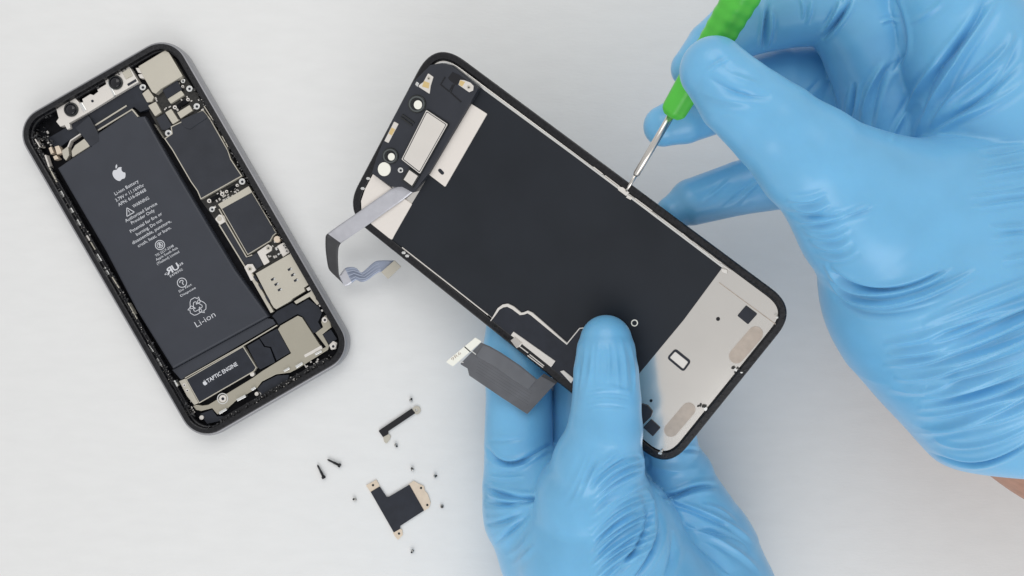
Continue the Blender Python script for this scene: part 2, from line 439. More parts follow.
for pts in ([(48.5, 148), (51, 146.5), (53.5, 152.5), (50.8, 154.3)], [(54.5, 146.5), (58.5, 145.5), (60.5, 149.5), (61.5, 153), (56.8, 154.5)], [(52.8, 156.5), (56, 155), (58.5, 158.5), (54.5, 160)]):
    prism('spring_contact', PH, pts, .3, .56, M['copper'], phone, .015)

# --- rear camera cover, blocks, screws
prism('camera_cover', PH, rnd([(138, 66.3), (165, 50), (168.5, 52), (182.7, 76), (161, 88.8), (155.6, 93.8), (152, 92), (143.5, 77)], 1.2), .2, .64, M['beige'], phone, .025)
for pts in ([(135.5, 68), (140.5, 67.5), (142, 73.5), (138, 72.5)], [(138, 74.5), (143, 73.5), (144.5, 78.5), (140, 78)]):
    prism('cover_tab', PH, pts, .3, .55, M['beige2'], phone, .01)
prism('camera_ribbon', PH, [(162.5, 90), (177, 80.5), (182, 89.5), (167, 99)], .2, .55, M['film2'], phone, .015)
prism('logic_board', PH, [(140, 84), (158, 92), (185, 76), (199, 97), (209, 111), (168, 136), (164, 138.5), (150, 113)], .2, .38, M['pcb'], phone, .01)
for pts in ([(142, 93.6), (148, 88.8), (153.8, 97), (152, 101.5), (147, 102.3)], [(148, 105.6), (155.6, 101.5), (161.2, 112), (155, 116.2)], [(167, 98.2), (181, 90.2), (184.3, 95), (170.6, 103.7)],
            [(177, 112.5), (189.4, 104.9), (192.6, 110.6), (180.6, 118.6)], [(165, 112.5), (171, 108.8), (178.6, 120.6), (172.6, 124.2)]):
    prism('connector_cover', PH, rnd(pts, .8), .3, .52, M['beige'], phone, .015)
prism('connector_socket', PH, strip([(177, 107), (187.5, 100.2)], 4.2), .3, .46, M['floor'], phone, .012)
prism('board_tape', PH, [(156, 118), (164.5, 113.5), (172, 126), (166, 130), (161.5, 130)], .3, .45, M['film'], phone, .01)
for x, y, r in ((168.2, 133.2, 3.4), (196.6, 106.3, 3.2), (189.3, 88.6, 3.2), (182.8, 80.8, 2.3), (142.6, 87.2, 3.2), (211.9, 209.3, 2.8), (242, 181.5, 3.2), (209, 200.8, 2.1), (222, 194, 2.0), (226.5, 191.5, 1.6), (237, 185.3, 1.5), (174.7, 107.2, 2.0), (187.8, 99.4, 1.7), (182.5, 86.4, 1.4)):
    screw_head(PH, x, y, r, .3, .50 if r > 2.5 else .47, phone, M['silver'] if r > 2.1 else M['beige2'])
# --- upper shield
bordered('board_shield', PH, [(164, 138.5), (171.5, 133.5), (170.6, 126.5), (181, 121.5), (203, 109.5), (210.5, 119), (228, 150), (231, 159), (237.5, 169), (242.3, 176), (200.6, 199.4), (197, 191), (190.6, 182), (172, 150)], .2, .53, M['film'], M['beige'], phone, 1.0)
prism('shield_tape', PH, rnd([(180, 120), (202.5, 110.4), (208.2, 117), (190, 129.3), (184.5, 127.5)], 2), .3, .57, M['film'], phone, .02)
# --- board strip between the shields
prism('logic_board', PH, [(200.5, 200), (242, 176.3), (248, 184), (253, 191), (277, 232), (281, 243), (292, 252), (256, 274), (247, 272), (216, 221)], .2, .36, M['pcb'], phone, .01)
prism('board_connector', PH, strip([(210.5, 200), (221, 194.3)], 3.6), .3, .44, M['floor'], phone, .012)
prism('board_connector', PH, strip([(227, 191), (236.5, 185.6)], 3.6), .3, .44, M['floor'], phone, .012)
# --- lower shield
bordered('modem_shield', PH, [(221, 208.6), (252, 191.6), (276.6, 233), (273, 236), (270.4, 241), (247.5, 255)], .2, .53, M['film'], M['beige'], phone, .8)
prism('shield_edge', PH, [(217.8, 204.2), (248.7, 186), (252.2, 192), (221.3, 209.2)], .3, .56, M['beige'], phone, .015)
prism('shield_wall', PH, strip([(219, 209), (226, 222), (246.5, 257), (252, 255)], 1.0), .3, .50, M['beige'], phone, 0)
prism('board_tape', PH, [(220.5, 226), (226, 222.5), (246.5, 257.5), (257.5, 252.5), (263, 265), (254.5, 270.5), (250, 265), (244.5, 265.5)], .3, .42, M['film'], phone, .01)
prism('board_edge_line', PH, strip([(219, 224.5), (246, 268.5)], 1.1), .3, .46, M['beige'], phone, 0)
prism('mount_tab', PH, rnd([(214.8, 219), (219, 214.3), (224, 215.5), (226.2, 221), (219.7, 225)], 1.5), .3, .48, M['beige2'], phone, .012)
screw_head(PH, 219.3, 218.7, 2.4, .4, .50, phone, M['beige'], False)
prism('mount_tab', PH, rnd([(257, 252), (268, 244.3), (272, 247), (271.5, 250.5), (265.5, 254.5), (269.6, 262), (264, 265.3)], .8), .3, .47, M['beige2'], phone, .012)
screw_head(PH, 268, 248, 2.2, .4, .49, phone, M['beige'], True)
screw_head(PH, 277, 239.3, 3.4, .3, .52, phone, M['copper'], False)
prism('mount_tab', PH, rnd([(277, 246), (285, 241.5), (291.5, 251), (283, 257)], .8), .3, .45, M['beige2'], phone, .012)
prism('mount_tab', PH, rnd([(244, 267), (247.5, 264.2), (252.5, 264), (256, 270), (251, 273.5), (254, 279), (251, 281)], 1), .3, .50, M['beige2'], phone, .012)
screw_head(PH, 249.6, 268.8, 2.2, .4, .52, phone, M['beige'], True)
prism('side_rail', PH, [(247, 272), (251, 271), (273.5, 311.5), (270.5, 313)], .2, .50, M['beige'], phone, .015)
for a in ((274.9, 241.8), (276.5, 249.3), (278.6, 254.2)):
    prism('chip', PH, circ(*a, 1.2, 4), .3, .44, M['silver'], phone, 0)
# --- SIM tray
sim = prism('card_tray_cover', PH, [(255.6, 273.4), (281, 258.8), (291.8, 252.6), (310.8, 283), (304, 287.6), (305, 291), (292.5, 298.6), (290.5, 301), (276, 309.2), (273.5, 307.5), (271, 303.5)], .2, .55, M['beige'], phone, .02)
for x, y in ((273, 279), (276.5, 284), (279.8, 289.4), (289.8, 269), (293, 274.6), (296, 280)):
    s_ = prism('contact_slot', PH, strip([(x - 1.9, y + 1.2), (x + 1.4, y - .7)], 2.2), .5, .556, M['film2'], sim, 0)
    prism('contact_spring', PH, strip([(x + .7, y + .4), (x + 2.3, y - .6)], 1.5), .5, .562, M['silver'], s_, 0)
for a, b in (((254, 276), (257, 281)), ((259, 284), (262, 289)), ((266, 296), (269.5, 302))):
    prism('tray_slot', PH, strip([a, b], 2.2), .5, .562, M['film2'], sim, 0)
prism('tray_latch', PH, [(294, 301.5), (309, 292.5), (312, 291), (315, 295), (316, 299), (319.5, 303), (317, 305), (312.5, 300), (309.5, 296.5), (296, 304)], .3, .50, M['beige'], phone, .012)
prism('tray_latch', PH, [(306, 288.5), (309.5, 286.5), (311.5, 289), (308, 291)], .3, .48, M['beige2'], phone, .01)
prism('black_tape', PH, [(277, 311), (292, 303), (297, 305.5), (308, 299), (319, 307), (322, 313), (318, 322), (323, 331), (313, 333), (303, 317), (297.5, 314), (278.5, 325), (275.5, 320), (272, 316)], .2, .40, M['film2'], phone, .012)
# --- vibration motor
tap = bordered('vibration_motor', PH, [(185.6, 379.2), (243, 346), (256.6, 367.6), (254, 371.5), (199, 403.4)], .2, .52, M['film2'], M['beige'], phone, .9)
bm = bmesh.new()
text_mesh(bm, PH, 'TAPTIC ENGINE', (208, 383), (238, 365.2), 3.9, .545, True)
flat_poly(bm, PH, frame_pts((205, 383), TD, 4.6, FRUIT), .545); flat_poly(bm, PH, frame_pts((205, 383), TD, 4.6, LEAF), .545)
link('printing', bm, M['white'], tap)
prism('motor_tab', PH, [(179, 381.2), (185.2, 378.6), (198.4, 403), (194, 405), (187, 396.5)], .2, .48, M['beige'], phone, .015)
for x, y in ((184, 385), (187, 390.4)): screw_head(PH, x, y, 1.7, .4, .50, phone, M['beige2'], True)
# --- charging port bracket
CB = [(193, 406), (196, 404.8), (202, 405.8), (208, 405), (253, 377.7), (262, 371.2), (291, 353.2), (277.8, 329.2), (280.4, 325.6), (297.5, 315.8), (302, 317.6), (322.2, 348.8), (326, 347), (315.4, 333), (323, 327.2), (321, 322), (324.5, 315.6), (329.3, 318.5), (331.4, 327), (322.4, 334.4), (329, 346), (328, 349.8), (298, 368.5), (290, 372.6), (276, 374.4), (262, 381.4), (257, 388), (236, 400.5), (222, 413.5), (217.2, 414.2), (212, 408.2), (201, 411), (196, 410)]
cb = prism('port_bracket', PH, CB, .2, .46, M['brass'], phone, .015)
prism('bracket_step', PH, [(304, 355), (321, 345.5), (322.5, 348.5), (305, 357.5)], .4, .475, M['beige2'], cb, .006)
for x, y, r in ((324.6, 319.8, 2.9), (333, 346.2, 3.2), (222.6, 398.6, 3.6), (201.4, 417.6, 2.2), (181.3, 404.3, 2.2), (252, 374.2, 2.3), (256.5, 394, 2.0)):
    screw_head(PH, x, y, r, .3, .50, phone, M['beige2'], r > 2.6)
prism('mount_tab', PH, rnd([(329, 345), (333, 341), (337, 343), (336, 349), (331, 350)], 1.2), .2, .46, M['beige2'], phone, .01)
for pts in ([(218.5, 412), (226, 408), (227, 410), (219.5, 414.5)], [(236, 399.3), (245, 394.5), (246, 397), (237.5, 401.5)], [(295, 366), (302, 361.8), (303, 364), (296.5, 368.5)], [(283, 370.5), (289, 367), (290, 369), (284.5, 372)], [(314.5, 353.5), (321, 350), (322, 351.8), (315.5, 355.5)], [(250.5, 389), (255, 386.5), (256, 388.5), (252, 391)]):
    prism('bright_clip', PH, pts, .3, .55, M['silver'], phone, .012)
bm = bmesh.new(); add_ring(bm, PH, circ(222.6, 398.6, 5.6, 20), circ(222.6, 398.6, 4.6, 20), .42, .475); link('bracket_ring', bm, M['silver'], cb)
prism('port_cover', PH, [(257, 389), (263, 382.5), (277, 375.5), (289, 375), (288, 380), (262, 395)], .2, .48, M['film2'], phone, .015)
prism('port_cover', PH, [(200, 414), (212, 409.5), (217, 416.5), (224, 416), (221, 421), (207, 424)], .2, .44, M['film2'], phone, .015)
prism('ribbon_cover', PH, rnd([(247, 346), (259, 339), (264, 347), (270, 348), (275, 362), (260, 369.5), (257.5, 367)], .8), .2, .47, M['film2'], phone, .015)
prism('ribbon_cover', PH, [(259.5, 338), (277, 328.5), (290, 352.5), (276.5, 360.5), (271, 347), (265, 346)], .2, .45, M['film2'], phone, .012)
prism('tail_line', PH, strip([(185, 378), (243.5, 345.2), (277, 325.3)], .9), .3, .50, M['beige'], phone, 0)
prism('port_tape', PH, [(322, 334.5), (331, 329.5), (337, 339), (329.5, 345)], .2, .42, M['film2'], phone, .01)
# bright clips along the left wall, small pins on the right wall
for a, b, w, mm in (((96.5, 254.3), (100.8, 261.2), 2.4, 'silver'), ((104.2, 267.5), (108.4, 274.8), 2.4, 'silver'), ((147.6, 344.8), (153, 352), 2.0, 'silver'), ((156.6, 358.5), (161, 366), 2.0, 'silver'), ((174.2, 380.5), (177.3, 386), 1.8, 'silver'),
                    ((45, 155), (49, 167), 1.6, 'beige2'), ((49, 167), (56.5, 182), 1.3, 'beige'), ((35, 139), (40, 147), 1.0, 'beige2'), ((60.5, 191), (64, 197), 1.4, 'silver'), ((70.3, 208), (73, 212.5), 1.8, 'silver'), ((77, 219.5), (80.2, 225.5), 1.3, 'silver'), ((86.5, 235.5), (89.5, 240.5), 1.5, 'beige2'),
                    ((90.5, 242), (95, 249.5), .9, 'beige'), ((112, 277), (119, 288), .9, 'beige'), ((128, 303), (137, 319), .7, 'beige'), ((204, 106), (213, 120), .8, 'beige'), ((222, 136), (228, 147), .8, 'beige'), ((268, 212), (275, 224), .8, 'beige2'), ((154, 124), (163, 138), .01, 'beige')):
    prism('wall_clip', PH, strip([a, b], w), .4, .645, M[mm], phone, .008 if w > 1.2 else 0)

# ================================================================== REMOVED SCREEN ASSEMBLY
D = SCREEN
QUAD = [(435.0, 38.6), (798.5, 308.6), (668, 470.5), (344.2, 211.2)]
scr = thing('phone_screen', 'loose phone screen held face down, black graphite sheet and metal back plate with dangling ribbons', 'screen', D.at(570, 255, -.25))
OUT = rnd(QUAD, [32, 32, 31, 36], 14)
def dring(name, d0, d1, h0, h1, m):
    bm = bmesh.new(); add_ring(bm, D, inset(OUT, d0), inset(OUT, d1), h0, h1); return link(name, bm, m, scr)
bm = bmesh.new(); add_prism(bm, D, inset(OUT, 1.2), -.26, -.10, .03); link('front_glass', bm, M['lens'], scr)
def dl(d, h): return [D.at(x, y, h) for x, y in inset(OUT, d)]
bm = bmesh.new()
add_loft(bm, [dl(1.0, -.12), dl(.1, -.09), dl(0, 0), dl(.5, .05), dl(1.3, .07), dl(6.6, .07), dl(7.2, .055), dl(7.4, -.02), dl(9.5, -.03), dl(9.5, -.12)])
link('frame', bm, M['rim'], scr)
bm = bmesh.new(); add_prism(bm, D, inset(OUT, 8.8), -.1, .0, .01); back = link('back_plate', bm, M['plate'], scr)
GS = [(480, 87.5), (600, 175.5), (722.3, 267.8), (683.7, 320), (641, 371.5), (617, 402), (596, 399.5), (560, 371), (488, 314.5), (391.8, 240), (402.5, 220), (411.8, 203.5), (420, 190), (470, 104)]
prism('graphite_sheet', D, GS, -.02, .020, M['sheet'], scr, .006)
prism('sheet_ring', D, circ(634.5, 323, 3.5, 20), 0, .026, M['whitep'], scr, 0)
prism('sheet_ring_centre', D, circ(634.5, 323, 2.4, 20), 0, .030, M['sheet'], scr, 0)
prism('plate_edge', D, strip([(439, 62.8), (447, 62.8), (456, 67.2), (466, 75.5), (478.5, 84.8), (514, 110.8), (560, 144.5), (620, 189.5), (670, 227.3), (722.5, 267)], 1.7), -.02, .034, M['silver'], scr, 0)
prism('plate_edge', D, strip([(402, 247.5), (450, 285), (488, 315)], 1.0), -.02, .034, M['beige2'], scr, 0)
# earpiece housing
mod = prism('earpiece_housing', D, rnd([(430, 65), (441, 63), (451, 65.5), (462, 74), (474, 84), (478, 89), (470, 103), (428, 174), (413, 193), (402, 187), (391, 187), (371.5, 173.5), (376, 158), (392, 120), (413, 82)], 1.5), -.02, .25, M['film'], scr, .03)
prism('shield_plate', D, rnd([(470, 103.2), (487, 114), (445, 187), (428, 174)], 1.0), -.01, .07, M['bplate'], scr, .012, label='pale steel plate with a small slot beside the earpiece')
prism('plate_slot', D, capsule((439.8, 170.4), (442.3, 173), 1.7), .05, .078, M['film2'], scr, 0)
D2 = Raised(D, .09)
ep = prism('earpiece', D2, rnd([(426, 108.8), (448.7, 124), (420, 175), (400.4, 159.6)], 1.5), .1, .225, M['lensring'], scr, .012)
prism('earpiece_rim', D2, rnd(inset([(426, 108.8), (448.7, 124), (420, 175), (400.4, 159.6)], .8), 1), .2, .236, M['beige2'], ep, .004)
prism('earpiece_gap', D2, rnd(inset([(426, 108.8), (448.7, 124), (420, 175), (400.4, 159.6)], 1.7), 1), .2, .240, M['film2'], ep, 0)
prism('earpiece_cover', D2, rnd(inset([(426, 108.8), (448.7, 124), (420, 175), (400.4, 159.6)], 2.4), 1), .2, .252, M['beige2'], ep, .006)
sq = [(409, 169.3), (418.4, 175.8), (412, 186.6), (402.8, 179.8)]
e2 = prism('sensor_block', D2, inset(sq, -1.0), .1, .225, M['lensring'], scr, .012)
prism('sensor_cover', D2, inset(sq, .6), .2, .245, M['beige2'], e2, .008)
for c, ro, rw in (((416.6, 104), 9.2, 4.1), ((390, 156), 8.2, 3.4)):
    bm = bmesh.new(); add_prism(bm, D2, circ(*c, ro, 28), .05, .20, .03); lo = link('lens_seat', bm, M['lensring'], scr)
    bm = bmesh.new(); add_ring(bm, D2, circ(*c, ro * .86, 28), circ(*c, ro * .70, 28), .18, .225); link('seat_ring', bm, M['seat'], lo)
    bm = bmesh.new(); add_prism(bm, D2, circ(c[0] + .8, c[1] + .4, ro * .62, 24), .15, .212, 0); link('seat_well', bm, M['lens'], lo)
    bm = bmesh.new(); add_prism(bm, D2, circ(c[0] + 1.3, c[1] + .8, rw, 20, rw * 1.1), .15, .222, 0); link('seat_opening', bm, M['whitep'], lo)
prism('diffuser', D2, circ(384, 169.2, 6.3, 24, 7.0), .1, .20, M['whitep'], scr, .01)
screw_head(D2, 400.4, 170.2, 2.8, .1, .20, scr)
for pts, g in (([(428, 73.3), (433.3, 77), (430.5, 86), (429.5, 94), (418.3, 86.8), (419, 85), (423.3, 82)], [(424, 81), (429.5, 83), (428.5, 88.5), (422, 86.5)]),
               ([(394, 121.5), (398.4, 124), (388.3, 143), (384.2, 141)], [(391.5, 127.5), (395, 129.5), (391.8, 135.5), (388.6, 133.5)]),
               ([(460, 79.8), (464, 80.2), (470, 82.5), (473.5, 86), (473, 90.5), (469, 92.3), (458.3, 84.8)], [(460.2, 80.3), (465, 82), (462, 86.5), (458.8, 84.5)])):
    o = prism('gold_contact', D2, rnd(pts, .6), .1, .185, M['beige2'], scr, .01)
    prism('contact_pad', D2, g, .15, .194, M['gold'], o, .004)
screw_head(D2, 468.5, 87.2, 1.8, .15, .20, scr, M['beige'], True); screw_head(D2, 428.5, 78.2, 1.6, .15, .20, scr, M['beige'], True)
for pts in ([(419, 83.5), (416.5, 81.5), (415, 84.5), (417.5, 87)], ):
    prism('snap_clip', D2, pts, .0, .17, M['silver'], scr, .01)
prism('housing_well', D2, [(448, 78), (452.5, 72), (458, 74.5), (466, 80), (464, 84), (459.5, 81), (456, 85), (450, 80.5)], .1, .170, M['lens'], scr, 0)
prism('housing_groove', D2, strip([(445, 77), (440.5, 84.5), (449, 91.5), (452.5, 85)], 1.2), .1, .172, M['lens'], scr, 0)
prism('housing_groove', D2, strip([(454, 84.5), (450.5, 92.5), (461, 102)], 1.2), .1, .172, M['lens'], scr, 0)
for a, b in (((402, 114.5), (414, 123)), ((400.5, 117), (412, 125.5))):
    prism('housing_rib', D2, strip([a, b], 1.3), .1, .195, M['lensring'], scr, .006)
# lower-left pale plate
prism('corner_plate', D, rnd([(373, 174), (391, 187.8), (403, 197.8), (411.8, 204.3), (396, 232), (391.8, 239.8), (386, 236.5), (368, 222), (361.5, 212), (361, 201), (365, 189)], .8), -.02, .055, M['bplate'], scr, .008)
for x, y in ((368, 178.5), (362.5, 188.5), (403.5, 252.8), (407, 256)):
    prism('snap_clip', D, circ(x, y, 2.2, 6, 1.6), -.02, .10, M['silver'], scr, .01)
# film with the pale wavy edge, near the thumb
FE = [(490.5, 321), (494, 316), (498.5, 309), (503, 306), (507.5, 305.3), (513, 308), (520.5, 314), (524, 313.5), (527.5, 312), (531.5, 314), (548, 328), (566.8, 344), (579.5, 328.5), (584, 328)]
prism('side_ribbon_film', D, FE + [(592, 340), (596, 380), (580, 391), (551, 368), (490, 322)], -.05, .05, M['film2'], scr, .015)
bm = bmesh.new()
def edge_w(i): return [.7, 1.5, 2.3, 2.9, 3, 3, 2.5, 2.2, 2.6, 2.9, 2.3, 1.7, 1.0, .8][i]
L_, R_ = [], []
for i, p in enumerate(FE):
    a = Vector(FE[max(0, i - 1)]); b = Vector(FE[min(len(FE) - 1, i + 1)]); d = (b - a).normalized(); n = Vector((d.y, -d.x))
    L_.append(tuple(Vector(p) + n * edge_w(i) * .5)); R_.append(tuple(Vector(p) - n * edge_w(i) * .5))
add_prism(bm, D, L_ + R_[::-1], -.02, .075, 0)
link('film_edge', bm, M['beige2'], scr)
prism('spacer_bar', D, [(513.3, 331.8), (555.2, 361.3), (551, 367.3), (510.8, 335.3)], 0, .085, M['beige2'], scr, .01)
prism('spacer_bar', D, [(560, 371.5), (563.5, 370.5), (574, 379), (571, 383.5)], 0, .085, M['beige2'], scr, .01)
prism('metal_latch', D, [(510.4, 340.5), (515, 337), (522.2, 343.5), (520, 346), (516.6, 348.5)], 0, .12, M['steel'], scr, .015)
for a, b in (((519.5, 346.5), (528, 353)), ((527.5, 355.5), (543, 367.5)), ((529.5, 354.5), (544, 366))):
    prism('edge_clip', D, strip([a, b], .8), .0, .10, M['beige2'], scr, 0)
# clips along the edges
for a, b in (((593.5, 167), (602.5, 174)), ((604, 176.8), (619, 188)), ((605, 175.6), (619.5, 186.6)), ((634, 199.5), (657, 216.5)), ((635, 198.4), (652, 211)), ((662, 219), (676, 229.5)), ((682, 233.5), (692, 242)), ((697, 246), (709, 255)), ((713, 257.5), (719, 262)), ((721, 264), (731, 271)),
             ((447, 287), (459, 297)), ((461, 300.5), (470, 308)), ((474, 312.5), (485, 320.5)), ((455, 295.5), (462, 301))):
    prism('edge_clip', D, strip([a, b], .9), -.02, .06, M['beige2'], scr, 0)
for pts in ([(618, 186.5), (623, 187.5), (629, 192.5), (626, 196), (618, 190)], [(627.5, 195), (632.5, 197.5), (630.5, 200), (626, 197.5)], [(721, 268.5), (727, 270), (727, 274), (722, 272)]):
    prism('edge_tab', D, pts, -.02, .07, M['beige2'], scr, .008)
# features on the metal end
prism('plate_score', D, strip([(719, 282.5), (748, 304), (776, 324.5)], .9), -.01, .012, M['tan'], scr, 0)
prism('magnet', D, rnd([(745.8, 305.7), (757.2, 314.3), (748, 324.6), (737.2, 315.8)], 1.2), 0, .05, M['film2'], scr, .012)
prism('magnet', D, rnd([(650.8, 419.6), (660.2, 428.2), (652.8, 436.6), (643, 427.6)], .8), 0, .05, M['film2'], scr, .012)
prism('black_clip', D, rnd([(641, 404), (647.5, 406), (652.5, 412), (651, 417), (641, 426.5)], 1), 0, .06, M['film2'], scr, .012)
prism('plate_hole', D, circ(718, 319, 2.0, 12), -.01, .012, M['lens'], scr, 0); prism('plate_hole', D, circ(651, 400.8, 1.5, 12), -.01, .012, M['lens'], scr, 0)
q = [(675, 348.6), (691.2, 361.6), (683.6, 372.2), (666.6, 358)]
bm = bmesh.new(); o_ = rnd(q, 3.5, 5); add_ring(bm, D, o_, inset(o_, 2.1), -.01, .03); link('gasket_ring', bm, M['film2'], scr)
prism('plate_window', D, inset(o_, 2.3), -.01, .012, M['beige2'], scr, 0)
prism('adhesive_pad', D, capsule((755.5, 334), (736.5, 356), 7.6), -.01, .011, M['tan'], scr, 0)
prism('adhesive_pad', D, capsule((688.5, 409.5), (671, 430), 7.0), -.01, .011, M['tan'], scr, 0)
for c, n_ in (((738, 371), 9), ((702.5, 409), 9)):
    for k in range(n_):
        x, y = c[0] + random.uniform(-5, 4), c[1] + random.uniform(-4, 4)
        prism('snap_clip' if k % 3 == 0 else 'glue_residue', D, circ(x, y, random.uniform(.9, 2.2), 6, random.uniform(.8, 1.6), random.uniform(0, 3)), -.02, random.uniform(.03, .08), M['silver'] if k % 3 == 0 else M['pcb'], scr, 0)
for c in ((659.5, 452), (776.5, 316)):
    for k in range(4):
        prism('snap_clip', D, circ(c[0] + random.uniform(-2.2, 2.2), c[1] + random.uniform(-2, 2), 1.5, 5, 1.2, k), -.02, .06 + .02 * k, M['silver'] if k % 2 == 0 else M['steel'], scr, 0)
# ---- upper ribbon cable (leaves the screen, folds down and doubles back)
zsc = lambda x, y: D.at(x, y, 0).z
pairs = [((400, 182.5), (414, 191), 'h', .04), ((391, 189), (402.5, 200.5), 'h', .10), ((375, 200.2), (386, 212), 'h', .13), ((359, 211.5), (370, 223.5), 'h', .12), ((343, 222.5), (355.5, 233.3), 'h', .10), ((332, 230.2), (344.5, 240.8), 'h', .06), ((327.6, 233.6), (341, 243.2), 'h', .02),
         ((325.8, 236.0), (339.3, 245.6), 'z', 1.62), ((325.4, 241), (338.2, 249.5), 'z', 1.52), ((325.6, 250), (337.8, 258), 'z', 1.35), ((327, 261), (338.3, 268.5), 'z', 1.15), ((328.6, 268.5), (339.2, 277), 'z', 1.00), ((331.5, 272.5), (342.5, 283), 'z', 0.94)]
def ribbon(name, prs, parent, mlist, midx, thick=.018, sub=3):
    bm = bmesh.new(); A, B = [], []
    for a, b, t, h in prs:
        if t == 'h': A.append(D.at(*a, h)); B.append(D.at(*b, h))
        else: A.append(P(*a, h)); B.append(P(*b, h))
    def cr(pts):
        out = []; idx = []
        for i in range(len(pts) - 1):
            p0 = pts[max(0, i - 1)]; p1 = pts[i]; p2 = pts[i + 1]; p3 = pts[min(len(pts) - 1, i + 2)]
            for k in range(sub):
                t = k / sub
                out.append(.5 * ((2 * p1) + (p2 - p0) * t + (2 * p0 - 5 * p1 + 4 * p2 - p3) * t * t + (3 * p1 - p0 - 3 * p2 + p3) * t ** 3)); idx.append(i)
        out.append(pts[-1]); idx.append(len(pts) - 2); return out, idx
    A, idx = cr(A); B, _ = cr(B)
    NW = 6
    rows = []
    for i in range(len(A)):
        d = A[min(i + 1, len(A) - 1)] - A[max(0, i - 1)]; n = d.cross(B[i] - A[i]); n.normalize()
        if n.z < 0 and abs(n.z) > .2: n = -n
        rows.append(([bm.verts.new(A[i].lerp(B[i], k / NW)) for k in range(NW + 1)], n))
    for i in range(len(rows) - 1):
        for k in range(NW):
            f = bm.faces.new((rows[i][0][k], rows[i + 1][0][k], rows[i + 1][0][k + 1], rows[i][0][k + 1])); f.material_index = midx(idx[i])
    bmesh.ops.recalc_face_normals(bm, faces=bm.faces)
    bmesh.ops.solidify(bm, geom=list(bm.faces), thickness=thick)
    return link(name, bm, None, parent, smooth=True, mats=mlist)
ribbon('sensor_ribbon_cable', pairs, scr, [M['flex'], M['flexd']], lambda i: 0 if i < 6 else 1)
pairs2 = [((342.5, 283.5), (338.6, 275.5), 'z', 0.90), ((346, 286.3), (340.5, 274), 'z', 0.86), ((352, 283), (345, 268.2), 'z', 0.86), ((356.5, 280), (352, 267), 'z', 0.88), ((361.5, 282), (357, 268.5), 'z', 0.90), ((367.5, 280.2), (361, 272.5), 'z', 0.92), ((374, 275.2), (366, 269.3), 'z', 0.94), ((379, 272.2), (373, 263), 'z', 0.96), ((382, 272), (379, 260.5), 'z', 0.98), ((382, 273), (394.5, 260.5), 'z', 1.00)]
rb = ribbon('ribbon_tail', pairs2, scr, [M['flexb'], M['flex']], lambda i: 1 if i < 2 else 0)
TAILS = Sheet((0, 0, 1.0), (0, 0, 1))
for f in (.25, .5, .75):
    path = [tuple(Vector(a).lerp(Vector(b), f)) for a, b, _, _ in pairs2[2:-1]]
    bm = bmesh.new(); add_prism(bm, Sheet((0, 0, .94), (0, 0, 1)), strip(path, .8), -.02, .055, 0); link('ribbon_trace', bm, M['trace'], rb)
prism('ribbon_connector', TAILS, rnd([(394.5, 260.3), (401, 266.5), (388, 279), (381, 272)], .8), -.03, .09, M['beige'], scr, .012)
# ---- lower ribbon cable (leaves the screen edge and lies over the index finger)
RS = Sheet(D.at(551, 377, .04), (.06, .03, 1))
LFX = [(481, 342.5), (489.5, 346), (501, 352.5), (521, 366), (537.3, 379.5), (544, 373.5), (558, 381.5), (551, 388.5), (527.3, 414.2), (500, 396.5), (469.2, 375.5), (467.5, 368.5), (460, 364)]
lf = prism('connector_ribbon', RS, LFX, -.05, -.025, M['flexg'], scr, .004, r=1.2)
prism('ribbon_upper_layer', RS, rnd([(483, 345), (489.5, 347.5), (500.5, 353.6), (520, 366.8), (536.4, 380), (528.5, 389.3), (512, 379), (494, 366), (476, 356)], 1.2), -.03, .006, M['flexg2'], lf, .006)
prism('ribbon_fold', RS, [(544, 373.5), (558, 381.5), (556, 384), (541.5, 376.5)], -.03, .010, M['flexd'], lf, .006)
cn = prism('white_connector', RS, rnd([(445.6, 362), (475.4, 337.5), (482, 341.5), (453, 366.5)], 1.2), -.05, .04, M['whitep'], scr, .012)
prism('connector_split', RS, strip([(464.5, 346.7), (470.5, 352)], 1.1), .0, .0435, M['lensring'], cn, 0)
bm = bmesh.new(); text_mesh(bm, RS, '9R6', (452.5, 361), (461.5, 353.5), 3.0, .047); link('printing', bm, M['tan'], cn)
for a, b in (((469.5, 349.5), (476, 354.5)), ((459, 361.5), (463.5, 362.5))):
    prism('connector_pin', RS, strip([a, b], 1.0), -.02, .02, M['silver'], scr, 0)
for k in range(6):
    f = k / 5.0
    a = Vector((476 + 3 * f, 372 - 14 * f)); b = Vector((528 + 4 * f, 405 - 14 * f))
    prism('ribbon_trace', RS, strip([tuple(a), tuple(b)], .5), -.03, -.0235, M['flexg2'], lf, 0)

# ================================================================== LOOSE PARTS ON THE TABLE
lb = thing('cable_bracket', 'narrow black metal bracket with a ring at one end lying on the white table', 'bracket', P(398, 424, 0))
prism('plate', PH, rnd([(378.5, 430.8), (411.5, 408.6), (415.3, 413.2), (391, 429.5), (388.2, 431.2), (388, 434.4), (383, 437.2)], .6), .02, .085, M['screwb'], lb, .012)
bm = bmesh.new(); add_ring(bm, PH, circ(416.6, 410.2, 4.1, 22), circ(416.6, 410.2, 1.5, 22), .012, .062); link('eyelet', bm, M['beige'], lb)
prism('foot_tab', PH, rnd([(383, 436.5), (388, 433.5), (391, 436.5), (389.5, 440), (386.5, 444), (384, 441.5)], 1.2), .005, .06, M['beige'], lb, .01)
lc = thing('shield_bracket', 'tee shaped black plate with tan metal tabs lying on the white table', 'bracket', P(398, 508, 0))
prism('plate', PH, rnd([(370.6, 492), (379.4, 486.6), (386.4, 497), (388.8, 497), (409.4, 484.8), (424, 510.6), (400.2, 526), (400, 529), (393.8, 532.6)], .5), .02, .085, M['film2'], lc, .01)
